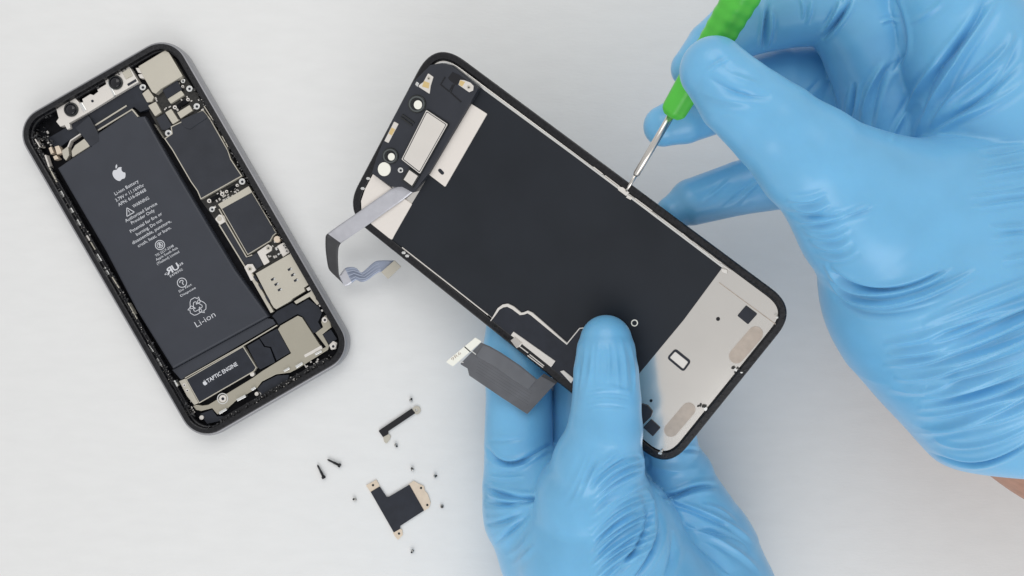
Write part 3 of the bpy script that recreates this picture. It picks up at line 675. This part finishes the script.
for pts, hs in (([(366, 485.5), (376.5, 479.8), (380, 487), (370.8, 492.6)], [(373, 485.2)]), ([(408.5, 484.5), (413.5, 481), (419, 484), (424, 486.3), (425, 491), (428, 494.5), (430.7, 503), (429, 508), (423.8, 511)], [(421, 488), (427.3, 505)]), ([(393, 532.6), (399.3, 528.4), (402.2, 530), (402.8, 535), (398, 540), (394.6, 536)], [(399, 533.6)])):
    o = prism('tab', PH, rnd(pts, .5), .006, .06, M['copper'], lc, .01)
    for h in hs: prism('tab_hole', PH, circ(*h, 1.2, 12), .03, .0665, M['lensring'], o, 0)
for (a, b, lab) in (((317.4, 464.8), (324.2, 478.4), 'thin black screw at left of the pair, standing more upright in the photo'), ((327.4, 459.4), (340.6, 466), 'thin black screw at right of the pair, lying nearly level in the photo')):
    z = .085
    A = P(*a, z); B = P(*b, z); t = thing('black_screw', lab, 'screw', P((a[0] + b[0]) / 2, (a[1] + b[1]) / 2, 0), 'pair of black pentalobe screws')
    bm = bmesh.new(); d = (B - A)
    rr = []; pp = []
    for k in range(23):
        f = k / 22; pp.append(A + d * f * .82); rr.append((.035 + .012 * (k % 2)) * (1 if f > .05 else .5) * (1.0 if f < .55 else 1.25))
    add_rod(bm, pp, rr, 10); link('thread', bm, M['screwb'], t)
    bm = bmesh.new(); add_rod(bm, [A + d * .82, A + d * .86, A + d * .98, A + d * 1.0], [.05, .085, .085, .06], 14); link('head', bm, M['screwb'], t)
def tiny(px, py, tilt, az, lab):
    t = thing('tiny_screw', lab, 'screw', P(px, py, 0), 'tiny silver screws scattered on the table')
    ax = Vector((math.sin(tilt) * math.cos(az), math.sin(tilt) * math.sin(az), math.cos(tilt)))
    # lies on its head rim: head radius .075
    c = P(px, py, .075 * math.sin(tilt) + .03 * abs(math.cos(tilt)))
    bm = bmesh.new(); add_rod(bm, [c - ax * .03, c - ax * .02, c + ax * .015, c + ax * .03], [.06, .078, .078, .06], 16); link('head', bm, M['screws'], t)
    bm = bmesh.new(); add_rod(bm, [c + ax * .02, c + ax * .09, c + ax * .105], [.042, .042, .02], 10); link('thread', bm, M['lensring'], t)
    bm = bmesh.new()
    u = ax.cross(Vector((.3, .2, 1))).normalized()
    add_rod(bm, [c - ax * .036 - u * .042, c - ax * .036 + u * .042], .022, 6); link('recess', bm, M['screwb'], t)
for px, py, ti, az, lab in (
    (411, 400.3, 1.35, 1.2, 'tiny silver screw just above the ring end of the narrow bracket'),
    (396, 445, 1.4, -1.0, 'tiny silver screw just below the narrow bracket'),
    (412.6, 469.4, 1.2, 2.2, 'tiny silver screw between the two brackets, above the tee plate notch'),
    (435, 476.2, 1.3, .4, 'tiny silver screw above right of the tan side tab'),
    (355, 499.5, 1.35, 2.9, 'tiny silver screw alone at left of the tee shaped plate'),
    (442, 506.4, .12, 0, 'tiny silver screw at right of the tee plate, head up'),
    (412.6, 551, 1.3, -2.2, 'tiny silver screw lowest of all, below the tee plate')):
    tiny(px, py, ti, az, lab)

# ================================================================== SCREWDRIVER
tipz = zsc(627, 190) + .05
TIP = P(626.3, 191, tipz); GRIP = P(702.5, 62.5, 9.5)
ax = (GRIP - TIP).normalized()
sd = thing('screwdriver', 'green handled precision screwdriver pinched in the right glove, its tip on the screen edge', 'screwdriver', TIP)
def along_px(px, py):
    # parameter on the axis whose image is nearest the pixel
    best = min((((Vector(((p := TIP + ax * s).x / (K * (H - p.z) / H) + 512, 288 - p.y / (K * (H - p.z) / H))) - Vector((px, py))).length, s) for s in [i * .02 for i in range(0, 700)]))
    return best[1]
s0, s1, s2, s3 = 0, along_px(635.5, 174), along_px(671, 115), along_px(748, -22)
scl = lambda s: K * (H - (TIP + ax * s).z) / H
bm = bmesh.new(); add_rod(bm, [TIP + ax * s for s in (0, .12, .2, s1)], [.04, .045, .06, .065], 12); link('tip', bm, M['steel'], sd, True)
bm = bmesh.new(); add_rod(bm, [TIP + ax * s for s in (s1 - .04, s1 + .03, s2 + .2)], [.085, .115, .12], 18); link('shaft', bm, M['steel'], sd, True)
e1 = ax.cross(Vector((0, 0, 1))).normalized(); e2v = ax.cross(e1)
bm = bmesh.new(); loops = []
L = s3 - s2 + 3.0; NS = 150
for i in range(NS + 1):
    s = s2 + L * i / NS; f = (s - s2) / (s3 - s2)
    r = .41 + .155 * min(1, f * .95)
    if i < 4: r *= (.66, .78, .89, .96)[i]
    loop = []
    for k in range(36):
        t = 2 * math.pi * k / 36
        hexr = 1 - .05 * math.cos(6 * t)
        sc = 1 + (.022 * math.sin((s - s2) * 17.5) * (1 if math.cos(6 * t) < .3 else .5) if f > .42 else 0)
        rr = r * hexr * sc
        loop.append(TIP + ax * s + (e1 * math.cos(t) + e2v * math.sin(t)) * rr)
    loops.append(loop)
add_loft(bm, loops, True, True); link('handle', bm, M['green'], sd, True)

# ================================================================== GLOVED HANDS
def project(Vx):
    s = K * (H - Vx[:, 2]) / H
    return np.stack([Vx[:, 0] / s + 512, 288 - Vx[:, 1] / s], 1)

class Field:
    def __init__(s, lo, hi, h):
        s.lo = np.array(lo, np.float32); s.h = h
        s.n = np.ceil((np.array(hi) - np.array(lo)) / h).astype(int) + 1
        s.ax = [s.lo[i] + h * np.arange(s.n[i], dtype=np.float32) for i in range(3)]
    def empty(s): return np.full(tuple(s.n), 3.0, np.float32)
    def cone(s, F, a, b, ra, rb, k, flat=None):
        """smooth-union a round cone into F"""
        a = np.array(a, np.float32); b = np.array(b, np.float32)
        m = max(ra, rb) + max(k, .3) + .2
        lo = np.minimum(a, b) - m; hi = np.maximum(a, b) + m
        i0 = np.clip(np.floor((lo - s.lo) / s.h).astype(int), 0, s.n); i1 = np.clip(np.ceil((hi - s.lo) / s.h).astype(int) + 1, 0, s.n)
        if np.any(i1 <= i0): return
        sl = tuple(slice(i0[j], i1[j]) for j in range(3))
        X = s.ax[0][sl[0]][:, None, None]; Y = s.ax[1][sl[1]][None, :, None]; Z = s.ax[2][sl[2]][None, None, :]
        ba = b - a; l2 = float(ba @ ba) + 1e-9
        t = np.clip(((X - a[0]) * ba[0] + (Y - a[1]) * ba[1] + (Z - a[2]) * ba[2]) / l2, 0, 1)
        d = np.sqrt((X - a[0] - t * ba[0]) ** 2 + (Y - a[1] - t * ba[1]) ** 2 + (Z - a[2] - t * ba[2]) ** 2) - (ra + (rb - ra) * t)
        A = F[sl]
        if k > 0:
            hh = np.clip(k - np.abs(A - d), 0, None) / k
            F[sl] = np.minimum(A, d) - hh * hh * k * .25
        else: F[sl] = np.minimum(A, d)
    def chain(s, F, pts, k):
        q = []
        if F is None: F = s.empty()
        for px, py, z, r in pts:
            z += getattr(s, 'dz', 0); p = P(px, py, z); q.append((np.array(p), r * K * (H - z) / H))
        for (a, ra), (b, rb) in zip(q, q[1:]): s.cone(F, a, b, ra, rb, k)
        return F
    def copy_union(s, F, G, k):
        hh = np.clip(k - np.abs(F - G), 0, None) / k
        return np.minimum(F, G) - hh * hh * k * .25

def surface_nets(F, lo, h):
    ins = F < 0
    c = np.zeros(tuple(np.array(F.shape) - 1), np.int8)
    for i in (0, 1):
        for j in (0, 1):
            for k in (0, 1):
                c += ins[i:F.shape[0] - 1 + i, j:F.shape[1] - 1 + j, k:F.shape[2] - 1 + k]
    cells = np.argwhere((c > 0) & (c < 8))
    idx = np.full(c.shape, -1, np.int64); idx[tuple(cells.T)] = np.arange(len(cells))
    acc = np.zeros((len(cells), 3), np.float64); cnt = np.zeros(len(cells))
    corners = [(i, j, k) for i in (0, 1) for j in (0, 1) for k in (0, 1)]
    for a in corners:
        for d in range(3):
            if a[d] == 0:
                b = list(a); b[d] = 1
                fa = F[cells[:, 0] + a[0], cells[:, 1] + a[1], cells[:, 2] + a[2]].astype(np.float64)
                fb = F[cells[:, 0] + b[0], cells[:, 1] + b[1], cells[:, 2] + b[2]].astype(np.float64)
                m = (fa < 0) != (fb < 0)
                t = np.where(m, fa / np.where(m, fa - fb, 1), 0)
                p = np.tile(np.array(a, float), (len(cells), 1)); p[:, d] += t
                acc[m] += p[m]; cnt[m] += 1
    Vx = (cells + acc / cnt[:, None]) * h + lo
    quads = []
    for d in range(3):
        e = [slice(None)] * 3; f = [slice(None)] * 3
        e[d] = slice(0, -1); f[d] = slice(1, None)
        A = ins[tuple(e)]; B = ins[tuple(f)]
        ed = np.argwhere(A != B)
        u, v = (d + 1) % 3, (d + 2) % 3
        ok = (ed[:, u] > 0) & (ed[:, v] > 0) & (ed[:, u] < F.shape[u] - 1) & (ed[:, v] < F.shape[v] - 1)
        ed = ed[ok]
        fl = A[tuple(ed.T)]
        def cell(du, dv):
            q = ed.copy(); q[:, u] -= du; q[:, v] -= dv; return idx[tuple(q.T)]
        Q = np.stack([cell(0, 0), cell(1, 0), cell(1, 1), cell(0, 1)], 1)
        Q[~fl] = Q[~fl][:, ::-1]
        quads.append(Q)
    Q = np.concatenate(quads); Q = Q[(Q >= 0).all(1)]
    return Vx, Q[:, ::-1]

def smooth_mesh(Vx, Q, it, lam=.5):
    E = np.concatenate([Q[:, [0, 1]], Q[:, [1, 2]], Q[:, [2, 3]], Q[:, [3, 0]]]); E = np.concatenate([E, E[:, ::-1]])
    n = len(Vx); deg = np.bincount(E[:, 0], minlength=n).clip(1)
    for i in range(it):
        l = lam if i % 2 == 0 else -lam * .96
        m = np.stack([np.bincount(E[:, 0], weights=Vx[E[:, 1], j], minlength=n) for j in range(3)], 1) / deg[:, None]
        Vx = Vx + (m - Vx) * l
    return Vx

def normals(Vx, Q):
    n = np.cross(Vx[Q[:, 2]] - Vx[Q[:, 0]], Vx[Q[:, 3]] - Vx[Q[:, 1]])
    N = np.stack([np.bincount(Q.ravel(), weights=np.repeat(n[:, j], 4), minlength=len(Vx)) for j in range(3)], 1)
    return N / (np.linalg.norm(N, axis=1)[:, None] + 1e-12)

def stroke_disp(px, path, amp, w, kind, taper=True):
    """height added by one fold drawn as a polyline (pixels of the photo) on the glove"""
    path = np.array(path, float)
    # smooth the polyline
    t = np.linspace(0, 1, len(path)); tt = np.linspace(0, 1, max(12, 4 * len(path)))
    if len(path) > 2:
        deg = min(len(path) - 1, 3)
        path = np.stack([np.polyval(np.polyfit(t, path[:, j], deg), tt) for j in range(2)], 1)
    lo = path.min(0) - 4 * w; hi = path.max(0) + 4 * w
    sel = np.where((px[:, 0] > lo[0]) & (px[:, 0] < hi[0]) & (px[:, 1] > lo[1]) & (px[:, 1] < hi[1]))[0]
    out = np.zeros(len(px))
    if len(sel) == 0: return out
    q = px[sel]; best = np.full(len(sel), 1e9); sd_ = np.zeros(len(sel)); par = np.zeros(len(sel))
    seg = np.linalg.norm(np.diff(path, axis=0), axis=1); cum = np.concatenate([[0], np.cumsum(seg)]); tot = cum[-1]
    for i in range(len(path) - 1):
        a = path[i]; d = path[i + 1] - a; l = seg[i]
        if l < 1e-6: continue
        d = d / l; r = q - a; s = np.clip(r @ d, 0, l); pd = r - s[:, None] * d
        dist = np.linalg.norm(pd, axis=1); m = dist < best
        best[m] = dist[m]; sd_[m] = np.sign(r[m, 0] * d[1] - r[m, 1] * d[0]) * dist[m]; par[m] = (cum[i] + s[m]) / tot
    x = best / w
    x = x * 1.25
    if kind == 'ridge': g = np.exp(-np.abs(x) ** 1.5) - .45 * np.exp(-((best - 1.9 * w) / (1.0 * w)) ** 2)
    elif kind == 'crease': g = -np.exp(-np.abs(x) ** 1.3) + .35 * np.exp(-((best - 2.2 * w) / (1.3 * w)) ** 2)
    else: y = sd_ / w; g = y * np.exp(-y * y) * 1.6      # step fold
    tp = np.clip(np.sin(np.pi * np.clip(par, 0, 1)), 0, 1) ** .85 if taper else 1.0
    out[sel] = amp * g * tp
    return out

def fam(A, B, n, amp, w, kind='ridge', jit=1.5, cut=.42):
    """n folds interpolated between two polylines"""
    out = []
    A = np.array(A, float); B = np.array(B, float)
    for i in range(n):
        f = i / max(1, n - 1) + rng.uniform(-.25, .25) / n
        p = A + (B - A) * f + rng.normal(0, jit, A.shape)
        c0, c1 = rng.uniform(0, cut), rng.uniform(0, cut)
        q = p.copy(); q[0] += (p[1] - p[0]) * c0; q[-1] += (p[-2] - p[-1]) * c1
        out.append((q.tolist(), amp * rng.uniform(.6, 1.25), w * rng.uniform(.8, 1.3), kind))
    return out

def split_quads(Vx, Q):
    n = len(Vx)
    E = np.sort(np.concatenate([Q[:, [0, 1]], Q[:, [1, 2]], Q[:, [2, 3]], Q[:, [3, 0]]]), 1)
    key = E[:, 0].astype(np.int64) * n + E[:, 1]
    u, inv = np.unique(key, return_inverse=True)
    a = u // n; b = u % n
    mid = (Vx[a] + Vx[b]) / 2; cen = Vx[Q].mean(1)
    m = len(Q); e = n + inv.reshape(4, m); c = n + len(u) + np.arange(m)
    Q2 = np.concatenate([np.stack([Q[:, k], e[k], c, e[k - 1]], 1) for k in range(4)])
    return np.concatenate([Vx, mid, cen]), Q2

def glove(name, F, fld, strokes, parent, label=None, zmap=None, m=None, sub=True):
    Vx, Q = surface_nets(F, fld.lo.astype(float), fld.h)
    Vx = smooth_mesh(Vx, Q, 12)
    if sub: Vx, Q = split_quads(Vx, Q); Vx = smooth_mesh(Vx, Q, 6)
    vol = np.einsum('ij,ij->i', Vx[Q[:, 0]] - Vx.mean(0), np.cross(Vx[Q[:, 2]] - Vx[Q[:, 0]], Vx[Q[:, 3]] - Vx[Q[:, 1]])).sum()
    if vol < 0: Q = Q[:, ::-1]
    N = normals(Vx, Q); px = project(Vx)
    view = np.array([0, 0, H]) - Vx; view /= np.linalg.norm(view, axis=1)[:, None]
    fac = np.clip(((N * view).sum(1) - .02) / .35, 0, 1)
    disp = np.zeros(len(Vx))
    for st in strokes:
        path, amp, w, kind = st[:4]
        d = stroke_disp(px, path, amp * GAIN, w * WID, kind)
        if len(st) > 4:
            z0, z1 = st[4]; d = d * ((Vx[:, 2] > z0) & (Vx[:, 2] < z1))
        disp += d
    Vx = Vx + N * (disp * fac)[:, None]
    Vx = smooth_mesh(Vx, Q, 1, .3)
    off = world_loc(parent)
    me = bpy.data.meshes.new(name)
    me.vertices.add(len(Vx)); me.vertices.foreach_set('co', (Vx - np.array(off)).astype(np.float32).ravel())
    me.loops.add(Q.size); me.loops.foreach_set('vertex_index', Q.astype(np.int32).ravel())
    me.polygons.add(len(Q)); me.polygons.foreach_set('loop_start', np.arange(0, Q.size, 4, dtype=np.int32)); me.polygons.foreach_set('loop_total', np.full(len(Q), 4, np.int32))
    me.update(calc_edges=True); me.validate()
    me.polygons.foreach_set('use_smooth', np.ones(len(me.polygons), bool))
    me.materials.append(m or M['glove'])
    o = bpy.data.objects.new(name, me); C.objects.link(o); o.parent = parent
    return o

VOX = .06
GAIN = 1.95
WID = .72
# ---------------------------------------------------------------- left hand (under and over the screen)
lh = thing('gloved_hand', 'left hand in a light blue rubber glove, thumb pressed on top of the loose screen', 'hand', P(620, 560, 0))
a_, b_ = P(455, 790, 1.0), P(800, 285, 1.0)
fl = Field((a_.x - .3, -18.5, .3), (b_.x + .6, P(0, 300, 6).y + .4, 8.3), VOX)
palm = fl.chain(None, [(545, 508, 2.8, 61), (570, 545, 2.8, 72), (600, 610, 3.0, 84), (640, 720, 3.2, 86)], .3)
side = fl.chain(None, [(680, 520, 2.3, 54), (690, 552, 2.3, 66), (700, 600, 2.6, 76), (690, 720, 3.2, 82)], .3)
fl.chain(side, [(560, 540, 2.4, 50), (680, 530, 2.2, 54)], .4)
palm = fl.copy_union(palm, side, .35)
thumb = fl.chain(None, [(606, 341, 6.2, 26), (606, 352, 6.25, 29.5), (606, 372, 6.25, 32.5), (606.5, 400, 6.08, 34.5), (605, 430, 5.95, 37)], .03)
fl.chain(thumb, [(605, 430, 6.0, 37), (598, 466, 5.55, 46), (593, 505, 4.9, 60), (600, 550, 4.1, 86), (622, 610, 3.8, 104), (630, 720, 3.6, 104)], .12)
res = fl.copy_union(palm, thumb, .28)
def finger(pts, k1, k2):
    global res
    g = fl.chain(None, pts, k1)
    res = np.minimum(res, fl.copy_union(palm, g, k2))
finger([(560, 306, 2.4, 25), (518, 322, 2.2, 31), (516, 350, 2.25, 33), (519, 395, 2.55, 33), (518.5, 446, 2.75, 34.5)], .03, .3)
finger([(518, 458, 2.7, 34), (520, 482, 2.7, 37), (530, 512, 2.8, 45)], .03, .4)
finger([(606, 330, 2.6, 28), (588, 365, 2.2, 33), (583, 410, 2.0, 33), (582, 455, 1.95, 34), (590, 500, 2.1, 42)], .03, .3)
finger([(650, 350, 2.5, 28), (644, 390, 2.3, 32), (638, 440, 2.1, 34), (640, 500, 2.2, 40)], .03, .3)
finger([(668, 385, 4.1, 25), (666, 425, 3.5, 28), (668, 455, 2.95, 31.5), (677, 478, 2.6, 37), (684, 510, 2.6, 46)], .03, .25)
ST = []
# fine folds at the base of the thumb
ST += fam([(646, 458), (618, 470), (590, 494)], [(662, 545), (628, 562), (590, 592)], 13, .050, 2.9, 'ridge', 1.2, .2)
ST += fam([(640, 448), (612, 462), (588, 486)], [(648, 520), (618, 540), (590, 568)], 6, .030, 4.0, 'crease', 1.5, .3)
ST += fam([(612, 446), (596, 468), (582, 492)], [(640, 452), (612, 466), (585, 488)], 4, .03, 3.0, 'ridge', 1.2)
ST += fam([(590, 440), (578, 470), (562, 505)], [(604, 444), (590, 480), (572, 515)], 3, .025, 4.0, 'ridge', 1)
ST += [([(649, 505), (646, 528), (634, 552), (612, 576)], .10, 3.2, 'crease'), ([(659, 512), (656, 545), (640, 572), (628, 586)], .10, 3.4, 'crease'), ([(672, 530), (672, 556), (662, 580)], .06, 4, 'crease'), ([(645, 486), (652, 505), (652, 525)], .06, 4, 'ridge')]
# thumb pad
ST += [([(580, 340), (578, 380), (572, 420)], .012, 5, 'crease'), ([(633, 345), (634, 372), (632, 395)], .012, 4, 'crease'), ([(600, 390), (612, 388), (630, 392)], .014, 3, 'ridge'), ([(592, 398), (610, 396), (628, 399)], .014, 3, 'crease'), ([(596, 350), (590, 375), (586, 395)], .01, 4, 'ridge'), ([(638, 452), (645, 462), (641, 470)], .03, 3, 'ridge')]
ST += fam([(586, 335), (582, 362), (577, 395)], [(628, 335), (634, 362), (638, 395)], 7, .014, 2.6, 'ridge', 1.0)
ST += fam([(585, 392), (606, 388), (630, 392)], [(580, 408), (606, 405), (636, 409)], 5, .016, 2.0, 'crease', .8)
# index creases
IZ = (1.0, 5.2)
ST += [([(486, 446), (496, 460), (515, 464), (528, 460), (540, 450), (552, 445)], .13, 2.8, 'crease', IZ), ([(523, 462), (535, 456), (548, 448)], .06, 3.5, 'ridge', IZ), ([(485, 484), (500, 494), (530, 499), (553, 496)], .11, 3.2, 'crease', IZ), ([(484, 500), (505, 504), (535, 500), (548, 495)], .09, 3.4, 'crease', IZ),
       ([(484, 524), (505, 521), (525, 511)], .06, 3.2, 'crease', IZ), ([(494, 544), (512, 530), (530, 512)], .06, 3.2, 'crease', IZ), ([(487, 475), (505, 478), (525, 476)], .03, 3, 'ridge', IZ), ([(486, 490), (498, 498), (520, 503)], .04, 2.4, 'ridge', IZ), ([(488, 440), (505, 441), (525, 438)], .02, 2.5, 'crease', IZ)]
ST += [([(503, 556), (520, 548), (530, 530)], .02, 4, 'ridge'), ([(512, 566), (524, 556), (534, 545)], .02, 4, 'ridge')]
# little finger side
ST += [([(648, 488), (668, 497), (690, 490), (719, 487)], .15, 3.2, 'crease', (1, 5)), ([(650, 497), (680, 503), (705, 517), (735, 528), (752, 545)], .08, 4.0, 'step', (1, 5)), ([(672, 516), (700, 530), (730, 536), (750, 552)], .06, 3.6, 'crease', (1, 5)), ([(680, 518), (706, 534), (735, 550), (762, 575)], .05, 4, 'ridge', (1, 5)),
       ([(690, 540), (715, 560), (730, 576)], .06, 5, 'crease', (1, 5)), ([(681, 452), (692, 450), (700, 452)], .05, 2.4, 'crease', (1, 5)), ([(700, 505), (720, 510), (738, 525)], .03, 3, 'ridge', (1, 5)), ([(648, 462), (668, 470), (700, 468)], .03, 6, 'ridge', (1, 5))]
glove('glove', res, fl, ST, lh)

# ---------------------------------------------------------------- right hand (holding the screwdriver)
rh = thing('gloved_hand', 'right hand in a light blue rubber glove, pinching the green screwdriver', 'hand', P(920, 300, 0))
fr = Field((P(632, 0, 5.5).x - .3, P(0, 545, 8).y, 2.9), (P(1110, 0, 8).x, P(0, -95, 7).y, 13.6), .06)
fr.dz = 1.03
front = fr.chain(None, [(880, 217, 8.9, 76), (945, 287, 8.0, 117), (988, 325, 7.7, 124), (1035, 368, 7.4, 129), (1120, 440, 7.2, 135)], .5)
fr.chain(front, [(880, 217, 8.9, 76), (950, 224, 8.6, 84), (1015, 220, 8.4, 95), (1090, 235, 8.2, 110)], .5)
for cx_, cy_, rr_ in ((884, 389, 5), (889, 393, 4), (932, 431, 4.5), (941, 441, 4)): fr.chain(front, [(cx_, cy_, 7.0, rr_), (cx_ + 7, cy_ - 2, 7.3, rr_ + 2)], .12)
upper = fr.chain(None, [(938, -75, 8.5, 48), (950, 0, 8.5, 56), (968, 52, 8.4, 63), (998, 120, 8.1, 84), (1050, 200, 7.9, 110)], .2)
fr.chain(upper, [(872, 72, 5.5, 38), (886, 112, 5.5, 44), (930, 165, 5.9, 58), (985, 230, 7.0, 80)], .35)
base = fr.copy_union(front, upper, .14)
thumbR = fr.chain(None, [(713, 70, 9.95, 33), (737, 97, 10.0, 39), (775, 128, 9.9, 45), (812, 161, 9.72, 52)], .05)
fr.chain(thumbR, [(812, 161, 9.72, 52), (848, 190, 9.3, 62), (880, 217, 8.9, 75)], .3)
front2 = fr.copy_union(front, thumbR, .4)
res = fr.copy_union(front2, upper, .14)
def fingerR(pts, k1, k2):
    global res
    g = fr.chain(None, pts, k1)
    res = np.minimum(res, fr.copy_union(base, g, k2))
fingerR([(691, 68, 7.15, 20), (712, 47, 6.95, 26), (742, 26, 6.75, 31.5), (764, 17, 6.8, 34.5), (795, 9, 6.9, 37), (838, 4, 7.1, 40)], .02, .05)
fingerR([(846, 12, 7.15, 42), (862, 34, 7.1, 42.5), (878, 74, 6.7, 43), (890, 112, 6.35, 45), (925, 165, 6.2, 56)], .04, .12)
fingerR([(664, 126, 5.75, 20.5), (684, 119, 5.7, 25), (728, 98, 5.3, 31), (780, 84, 4.8, 38), (818, 83, 4.5, 43)], .03, .1)
fingerR([(818, 83, 4.5, 43), (850, 105, 4.6, 44), (890, 150, 5.2, 50)], .03, .1)
fingerR([(673, 212, 4.75, 17), (692, 202, 4.75, 23.5), (740, 188, 4.75, 27), (790, 176, 4.8, 32), (840, 165, 5.0, 37), (900, 180, 5.6, 44)], .03, .2)
fingerR([(770, 190, 4.0, 20), (800, 178, 4.1, 26), (850, 175, 4.4, 32), (910, 195, 5.2, 44)], .03, .2)
# cuff: cut the glove open along a slanted rim
GX = fr.ax[0][:, None, None]; GY = fr.ax[1][None, :, None]; GZ = fr.ax[2][None, None, :]
c0 = P(995, 473, 8.6); nrm = Vector((.02, -1.0, .12)).normalized()
cut = (GX - c0.x) * nrm.x + (GY - c0.y) * nrm.y + (GZ - c0.z) * nrm.z
cut = cut.astype(np.float32); kk = .5
hh = np.clip(kk - np.abs(res - cut), 0, None) / kk
res = np.maximum(res, cut) + hh * hh * kk * .25; del cut, hh
ST = []
ZT_ = (8.0, 13)
# thumb
ST += [([(705, 75), (728, 88), (750, 95), (772, 96)], .055, 5.0, 'crease'), ([(700, 92), (725, 100), (752, 104)], .03, 6, 'ridge'), ([(704, 72), (720, 63), (730, 58)], .022, 2.2, 'ridge'), ([(725, 70), (740, 78), (760, 84)], .02, 4, 'ridge'), ([(712, 50), (726, 66), (735, 78)], .012, 4, 'crease')]
ST += fam([(784, 199), (806, 200), (836, 190)], [(812, 250), (838, 258), (862, 246)], 7, .040, 3.4, 'ridge', .9, .3)
ST += [([(796, 222), (830, 219), (872, 205)], .05, 3.0, 'ridge'), ([(782, 205), (800, 216), (840, 216), (880, 205)], .04, 3.0, 'crease')]
# heel of the hand
ST += [([(826, 268), (845, 282), (875, 291), (905, 288), (945, 270)], .10, 3.2, 'crease'), ([(824, 262), (846, 288), (880, 293), (920, 286), (955, 268)], .07, 2.8, 'ridge'), ([(828, 278), (850, 300), (890, 306), (930, 292), (978, 270)], .09, 3.4, 'ridge'), ([(832, 290), (862, 312), (905, 312), (950, 298)], .04, 4, 'crease')]
ST += fam([(915, 325), (960, 308), (1024, 282), (1060, 262)], [(905, 432), (950, 432), (1010, 415), (1060, 380)], 15, .070, 4.2, 'ridge', 1.8, .35)
ST += fam([(880, 345), (920, 340), (960, 325)], [(880, 390), (930, 390), (980, 370)], 5, .045, 3.6, 'ridge', 1.6)
ST += fam([(975, 152), (1000, 150), (1040, 144)], [(965, 212), (1010, 206), (1060, 196)], 7, .032, 3.2, 'ridge', 1.2)
ST += fam([(985, 228), (1010, 224), (1050, 222)], [(990, 262), (1015, 256), (1050, 250)], 3, .03, 3.2, 'ridge', 1.2)
ST += [([(920, 448), (945, 460), (975, 464), (1000, 458), (1040, 436)], .08, 2.2, 'crease'), ([(930, 436), (960, 447), (1000, 440), (1040, 420)], .04, 3, 'ridge')]
# palm web and finger base
ST += [([(1000, -5), (975, 35), (945, 75), (925, 120), (915, 138)], .10, 5.5, 'ridge'), ([(985, 0), (966, 36), (938, 70), (922, 108)], .12, 4.5, 'crease'), ([(1014, 30), (990, 65), (955, 95), (930, 128)], .08, 5.0, 'ridge'), ([(1022, 60), (985, 95), (950, 118), (925, 138)], .09, 4.5, 'crease'), ([(1024, 82), (990, 105), (960, 118), (935, 134)], .05, 4.5, 'ridge'), ([(950, -5), (930, 12), (910, 24)], .025, 4, 'ridge'),
       ([(940, 60), (915, 95), (905, 135)], .05, 4, 'ridge'), ([(897, 60), (880, 85), (870, 130)], .07, 4, 'crease', (3.8, 10.1)), ([(885, 62), (868, 92), (862, 125)], .05, 4, 'ridge', (3.8, 10.1)), ([(1020, 30), (1010, 60), (985, 95)], .04, 4.5, 'crease'), ([(912, 100), (896, 130), (890, 142)], .05, 4, 'ridge')]
ST += [([(892, -6), (903, 28), (903, 54), (890, 74)], .07, 3.0, 'crease')]
# index finger joints
ST += [([(769, 4), (766, 20), (764, 40), (762, 50)], .11, 2.4, 'crease', (4.8, 10.0)), ([(772, 12), (771, 30), (767, 46)], .05, 3, 'ridge', (4.8, 10.0)), ([(850, -2), (844, 12), (832, 28), (822, 40)], .13, 2.8, 'crease', (4.8, 10.3)), ([(840, 0), (836, 14), (826, 30)], .05, 3, 'ridge', (4.8, 10.3)), ([(800, -2), (803, 8), (802, 20)], .03, 2.2, 'ridge', (4.8, 10.1)), ([(812, 0), (810, 12), (806, 24)], .03, 2.4, 'ridge', (4.8, 10.1)), ([(880, 24), (890, 20), (900, 22)], .03, 2.4, 'ridge', (4.8, 10.1)),
       ([(855, 82), (852, 105), (848, 125)], .08, 2.6, 'crease', (3.8, 9.1)), ([(800, 100), (815, 85), (822, 75)], .02, 3, 'crease', (3.8, 8.1)), ([(700, 203), (716, 192), (730, 180)], .025, 3, 'ridge', (3.8, 8.1)), ([(735, 203), (748, 192), (762, 180)], .03, 3, 'ridge', (3.8, 8.1)), ([(722, 208), (738, 195), (750, 186)], .02, 3, 'crease', (3.8, 8.1))]
glove('glove', res, fr, ST, rh)
# forearm skin below the cuff
fa = Field((P(930, 0, 8).x, P(0, 640, 5).y, 2.5), (P(1290, 0, 8).x, P(0, 300, 9).y, 11.5), .09)
arm = fa.empty(); fa.chain(arm, [(1034, 372, 7.4, 110), (1085, 402, 7.2, 112), (1200, 450, 6.6, 114)], .3)
glove('forearm', arm, fa, [], rh, m=M['skin'], sub=False)

# ================================================================== LIGHT
w = bpy.data.worlds.new('World'); S.world = w; w.use_nodes = True
bg = w.node_tree.nodes['Background']; bg.inputs['Color'].default_value = (.985, .99, 1.0, 1); bg.inputs['Strength'].default_value = .68
def area(name, loc, target, size, power, col):
    l = bpy.data.lights.new(name, 'AREA'); l.shape = 'RECTANGLE'; l.size, l.size_y = size; l.energy = power; l.color = col
    o = bpy.data.objects.new(name, l); C.objects.link(o); o.location = loc
    o.rotation_euler = (Vector(target) - Vector(loc)).to_track_quat('-Z', 'Y').to_euler(); return o
area('window_light', (-6, 46, 62), (0, 0, 0), (60, 44), 15000, (1.0, .99, .975))
area('fill_light', (4, -62, 44), (6, -4, 0), (64, 40), 18000, (.99, .99, 1.0))  # added fill lamp, only lifts the shade on the table around hand and screen
S.cycles.use_denoising = True
S.cycles.max_bounces = 8
